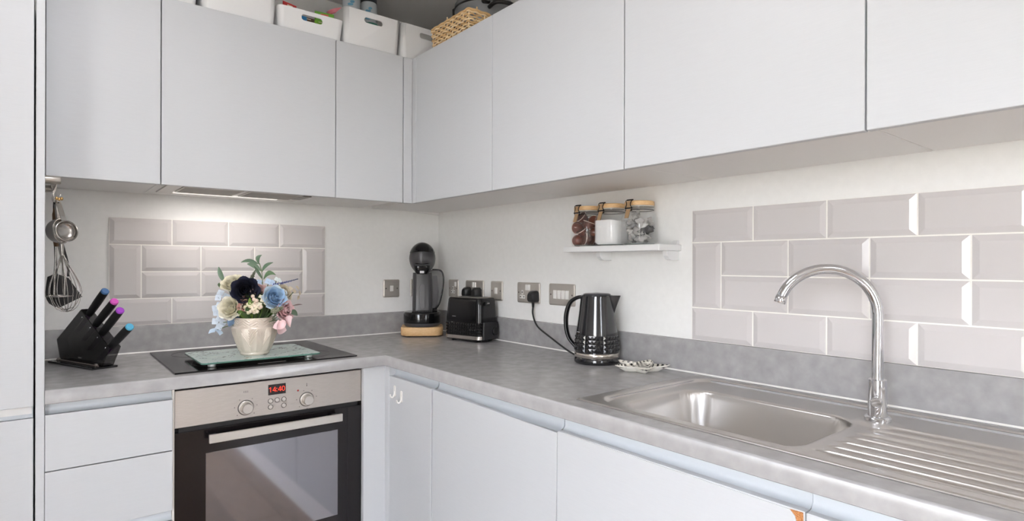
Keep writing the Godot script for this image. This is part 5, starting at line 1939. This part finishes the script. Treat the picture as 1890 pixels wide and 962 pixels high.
	for q in [[-2.9, 0.2], [-2.2, 1.2], [-1.2, 1.9], [-0.4, 1.2], [0.4, 1.9], [1.2, 1.5], [2.0, 1.1], [-1.4, 0.4], [-0.6, 0.1], [0.2, 0.7], [1.0, 0.4], [1.9, 0.0], [2.6, 0.3], [-2.6, -0.9], [-1.9, -1.8], [-0.9, -1.3], [0.1, -1.7], [1.2, -1.4], [0.6, -0.5], [-0.2, -0.8], [0.2, 3.1], [1.1, 2.6], [-0.4, 4.2]]:
		part("berry", ball, berry[rng.randi() % 3], bs, dx * q[0] * 0.0098 + V(0, q[1] * 0.0092, 0) + V(-0.62, 0, 0.78) * rng.randf_range(-0.004, 0.004))
	stem(bs, bs.position)
	# greenery
	var sg := rgb(98, 122, 98)
	var s1 := thing("eucalyptus_sprig", "tall grey green leaf stem rising above the bouquet", "foliage", V(-0.997, 1.187, 0.466))
	var st := MB.new()
	st.tube(curve([V(0.004, -0.05, 0.002), V(0, 0, 0), V(-0.002, 0.03, 0.0), V(-0.008, 0.06, -0.006)], 5), 0.0014, 5)
	part("stem", st, mat(rgb(112, 122, 84), 0.6), s1)
	leaf_part(s1, V(-0.012, 0.058, -0.01), V(-0.058, 0.063, -0.047), 0.0065, sg, V(0, 0.008, 0))
	leaf_part(s1, V(-0.004, 0.033, -0.003), V(-0.047, 0.058, -0.012), 0.0085, rgb(108, 130, 106), V(0.0, 0.007, 0))
	leaf_part(s1, V(-0.009, 0.056, -0.008), V(-0.002, 0.089, 0.0), 0.0075, sg, V(-0.008, 0.006, 0))
	leaf_part(s1, V(-0.001, 0.03, -0.001), V(0.029, 0.063, 0.023), 0.0065, sg, V(-0.005, 0.005, 0))
	leaf_part(s1, V(0.003, 0.004, 0.004), V(0.036, 0.02, 0.03), 0.0085, rgb(92, 120, 84), V(-0.002, 0.014, 0))
	leaf_part(s1, V(-0.002, 0.006, 0.004), V(-0.026, 0.05, -0.006), 0.005, rgb(84, 104, 80), V(0, 0.002, 0))
	stem(s1, s1.position)
	var s2 := thing("eucalyptus_leaf", "single upright grey green leaf left of the cream rose", "foliage", V(-1.102, 1.187, 0.382))
	leaf_part(s2, V(0.002, -0.006, 0), V(-0.014, 0.047, -0.011), 0.0085, rgb(112, 136, 112), V(-0.002, 0, 0))
	leaf_part(s2, V(0.0, -0.006, 0), V(-0.01, -0.026, -0.008), 0.008, rgb(86, 108, 74), V(-0.006, 0, 0))
	stem(s2, s2.position)
	var lf := thing("leaf_filler", "small bright green leaves tucked in along the vase rim", "foliage", V(-1.0175, 1.066, 0.452))
	var gr := [rgb(96, 128, 58), rgb(120, 150, 70), rgb(66, 92, 52), rgb(84, 108, 66)]
	for i in 40:
		var a := TAU * i / 40.0 + rng.randf_range(-0.1, 0.1)
		var d := V(cos(a), 0, sin(a))
		var r0 := rng.randf_range(0.02, 0.045)
		var up := rng.randf_range(0.0, 0.07)
		leaf_part(lf, d * r0 + V(0, -0.01, 0), d * (r0 + rng.randf_range(0.025, 0.04)) + V(0, up, 0), rng.randf_range(0.006, 0.011), gr[i % 4], d * 0.004 + V(0, 0.006, 0))
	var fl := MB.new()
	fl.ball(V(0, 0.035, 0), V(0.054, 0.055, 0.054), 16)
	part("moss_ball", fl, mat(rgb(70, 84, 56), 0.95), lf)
	var g3 := thing("dark_leaf", "dark green leaf at the far right of the bouquet", "foliage", V(-0.932, 1.08, 0.545))
	leaf_part(g3, V(0, 0, 0), V(0.024, -0.012, 0.017), 0.0095, rgb(58, 78, 54), V(0.002, 0.005, 0))
	leaf_part(g3, V(0.01, 0.02, 0.006), V(0.043, 0.024, 0.01), 0.0022, rgb(112, 92, 88), V(0, 0.002, 0))
	stem(g3, g3.position)
	# lavender and dark bud spikes
	spike("purple blue lavender spike pointing out to the right", V(-0.968, 1.17, 0.49), V(-0.9, 1.193, 0.545), 0.0052, rgb(78, 84, 158), 60)
	spike("dusty green bud spike behind the navy rose", V(-1.03, 1.185, 0.44), V(-1.015, 1.225, 0.452), 0.0075, rgb(122, 126, 104), 46)
	spike("grey green seed sprig below the light blue rose", V(-0.985, 1.084, 0.545), V(-0.958, 1.098, 0.565), 0.011, rgb(132, 134, 112), 44)

func spike(label: String, a: Vector3, b: Vector3, r: float, c: Color, n: int) -> void:
	var t := thing("flower_spike", label, "flower spike", a)
	var rng := RandomNumberGenerator.new()
	rng.seed = n
	var m := MB.new()
	var d := (b - a)
	for i in n:
		var f := float(i) / n
		var w := r * (1.0 - 0.65 * f)
		var ang := i * 2.4
		var u := d.normalized().cross(Vector3.UP).normalized()
		var v := u.cross(d.normalized())
		m.ball(d * f + (u * cos(ang) + v * sin(ang)) * w * rng.randf_range(0.5, 1.0), Vector3.ONE * maxf(w * 0.5, 0.0012), 6)
	var o := part("buds", m, mat(c, 0.7), t)
	o.set_meta("kind", "stuff")
	var s := MB.new()
	s.tube([Vector3.ZERO, d], 0.0012, 5)
	part("stalk", s, mat(rgb(92, 104, 84), 0.6), t)
	stem(t, a)

# ---------------------------------------------------------------- star dish
func build_star_dish() -> void:
	var t := thing("star_dish", "small white star shaped dish with black zebra stripes", "dish", V(-0.112, 0.9105, 1.402))
	var n := 100
	var out := []
	var levels := [[0.0, 0.62, 0], [0.002, 0.66, 0], [0.017, 1.0, 0], [0.0185, 1.0, 0]]
	for l in levels:
		out.append(star_ring(l[1], l[0], 0.0))
	var m := MB.new()
	m.loft(out, true, false)
	m.loft([star_ring(1.0, 0.0185, 0.0), star_ring(1.0, 0.0185, 0.0025)], false, false)
	part("dish", m, mat(rgb(240, 236, 226), 0.25), t)
	var im := Image.create(256, 256, false, Image.FORMAT_RGB8)
	for y in 256:
		for x in 256:
			var w := sin(y * 0.035 + 1.2 * sin(x * 0.02)) * 7.0 + sin(y * 0.09 + x * 0.01) * 2.5
			var s := sin((x + w) * TAU / 21.0)
			var br := sin(x * 0.05 + 2.0) * 0.35
			im.set_pixel(x, y, Color(0.08, 0.07, 0.07) if s > 0.25 + br else Color(0.93, 0.91, 0.86))
	var zm := StandardMaterial3D.new()
	zm.albedo_texture = ImageTexture.create_from_image(im)
	zm.roughness = 0.25
	zm.uv1_triplanar = true
	zm.uv1_scale = V(5.5, 5.5, 5.5)
	var inn := MB.new()
	inn.loft([star_ring(1.0, 0.0185, 0.0025), star_ring(0.94, 0.013, 0.002), star_ring(0.7, 0.0045, 0.0), star_ring(0.3, 0.0035, 0.0)], false, true)
	part("striped_inside", inn, zm, t)

func star_ring(k: float, y: float, ins: float) -> Array:
	var ring := []
	var n := 100
	for j in n:
		var a := TAU * j / n
		var ph := fposmod((a - PI / 2) / TAU * 5.0, 1.0)
		var tri := absf(ph - 0.5) * 2.0
		var r := 0.092 * lerpf(0.56, 1.0, pow(tri, 1.5)) * k - ins
		var lift := 0.004 * pow(tri, 2.0) * (y / 0.0185)
		ring.append(V(r * cos(a), y + lift, -r * sin(a)))
	return ring
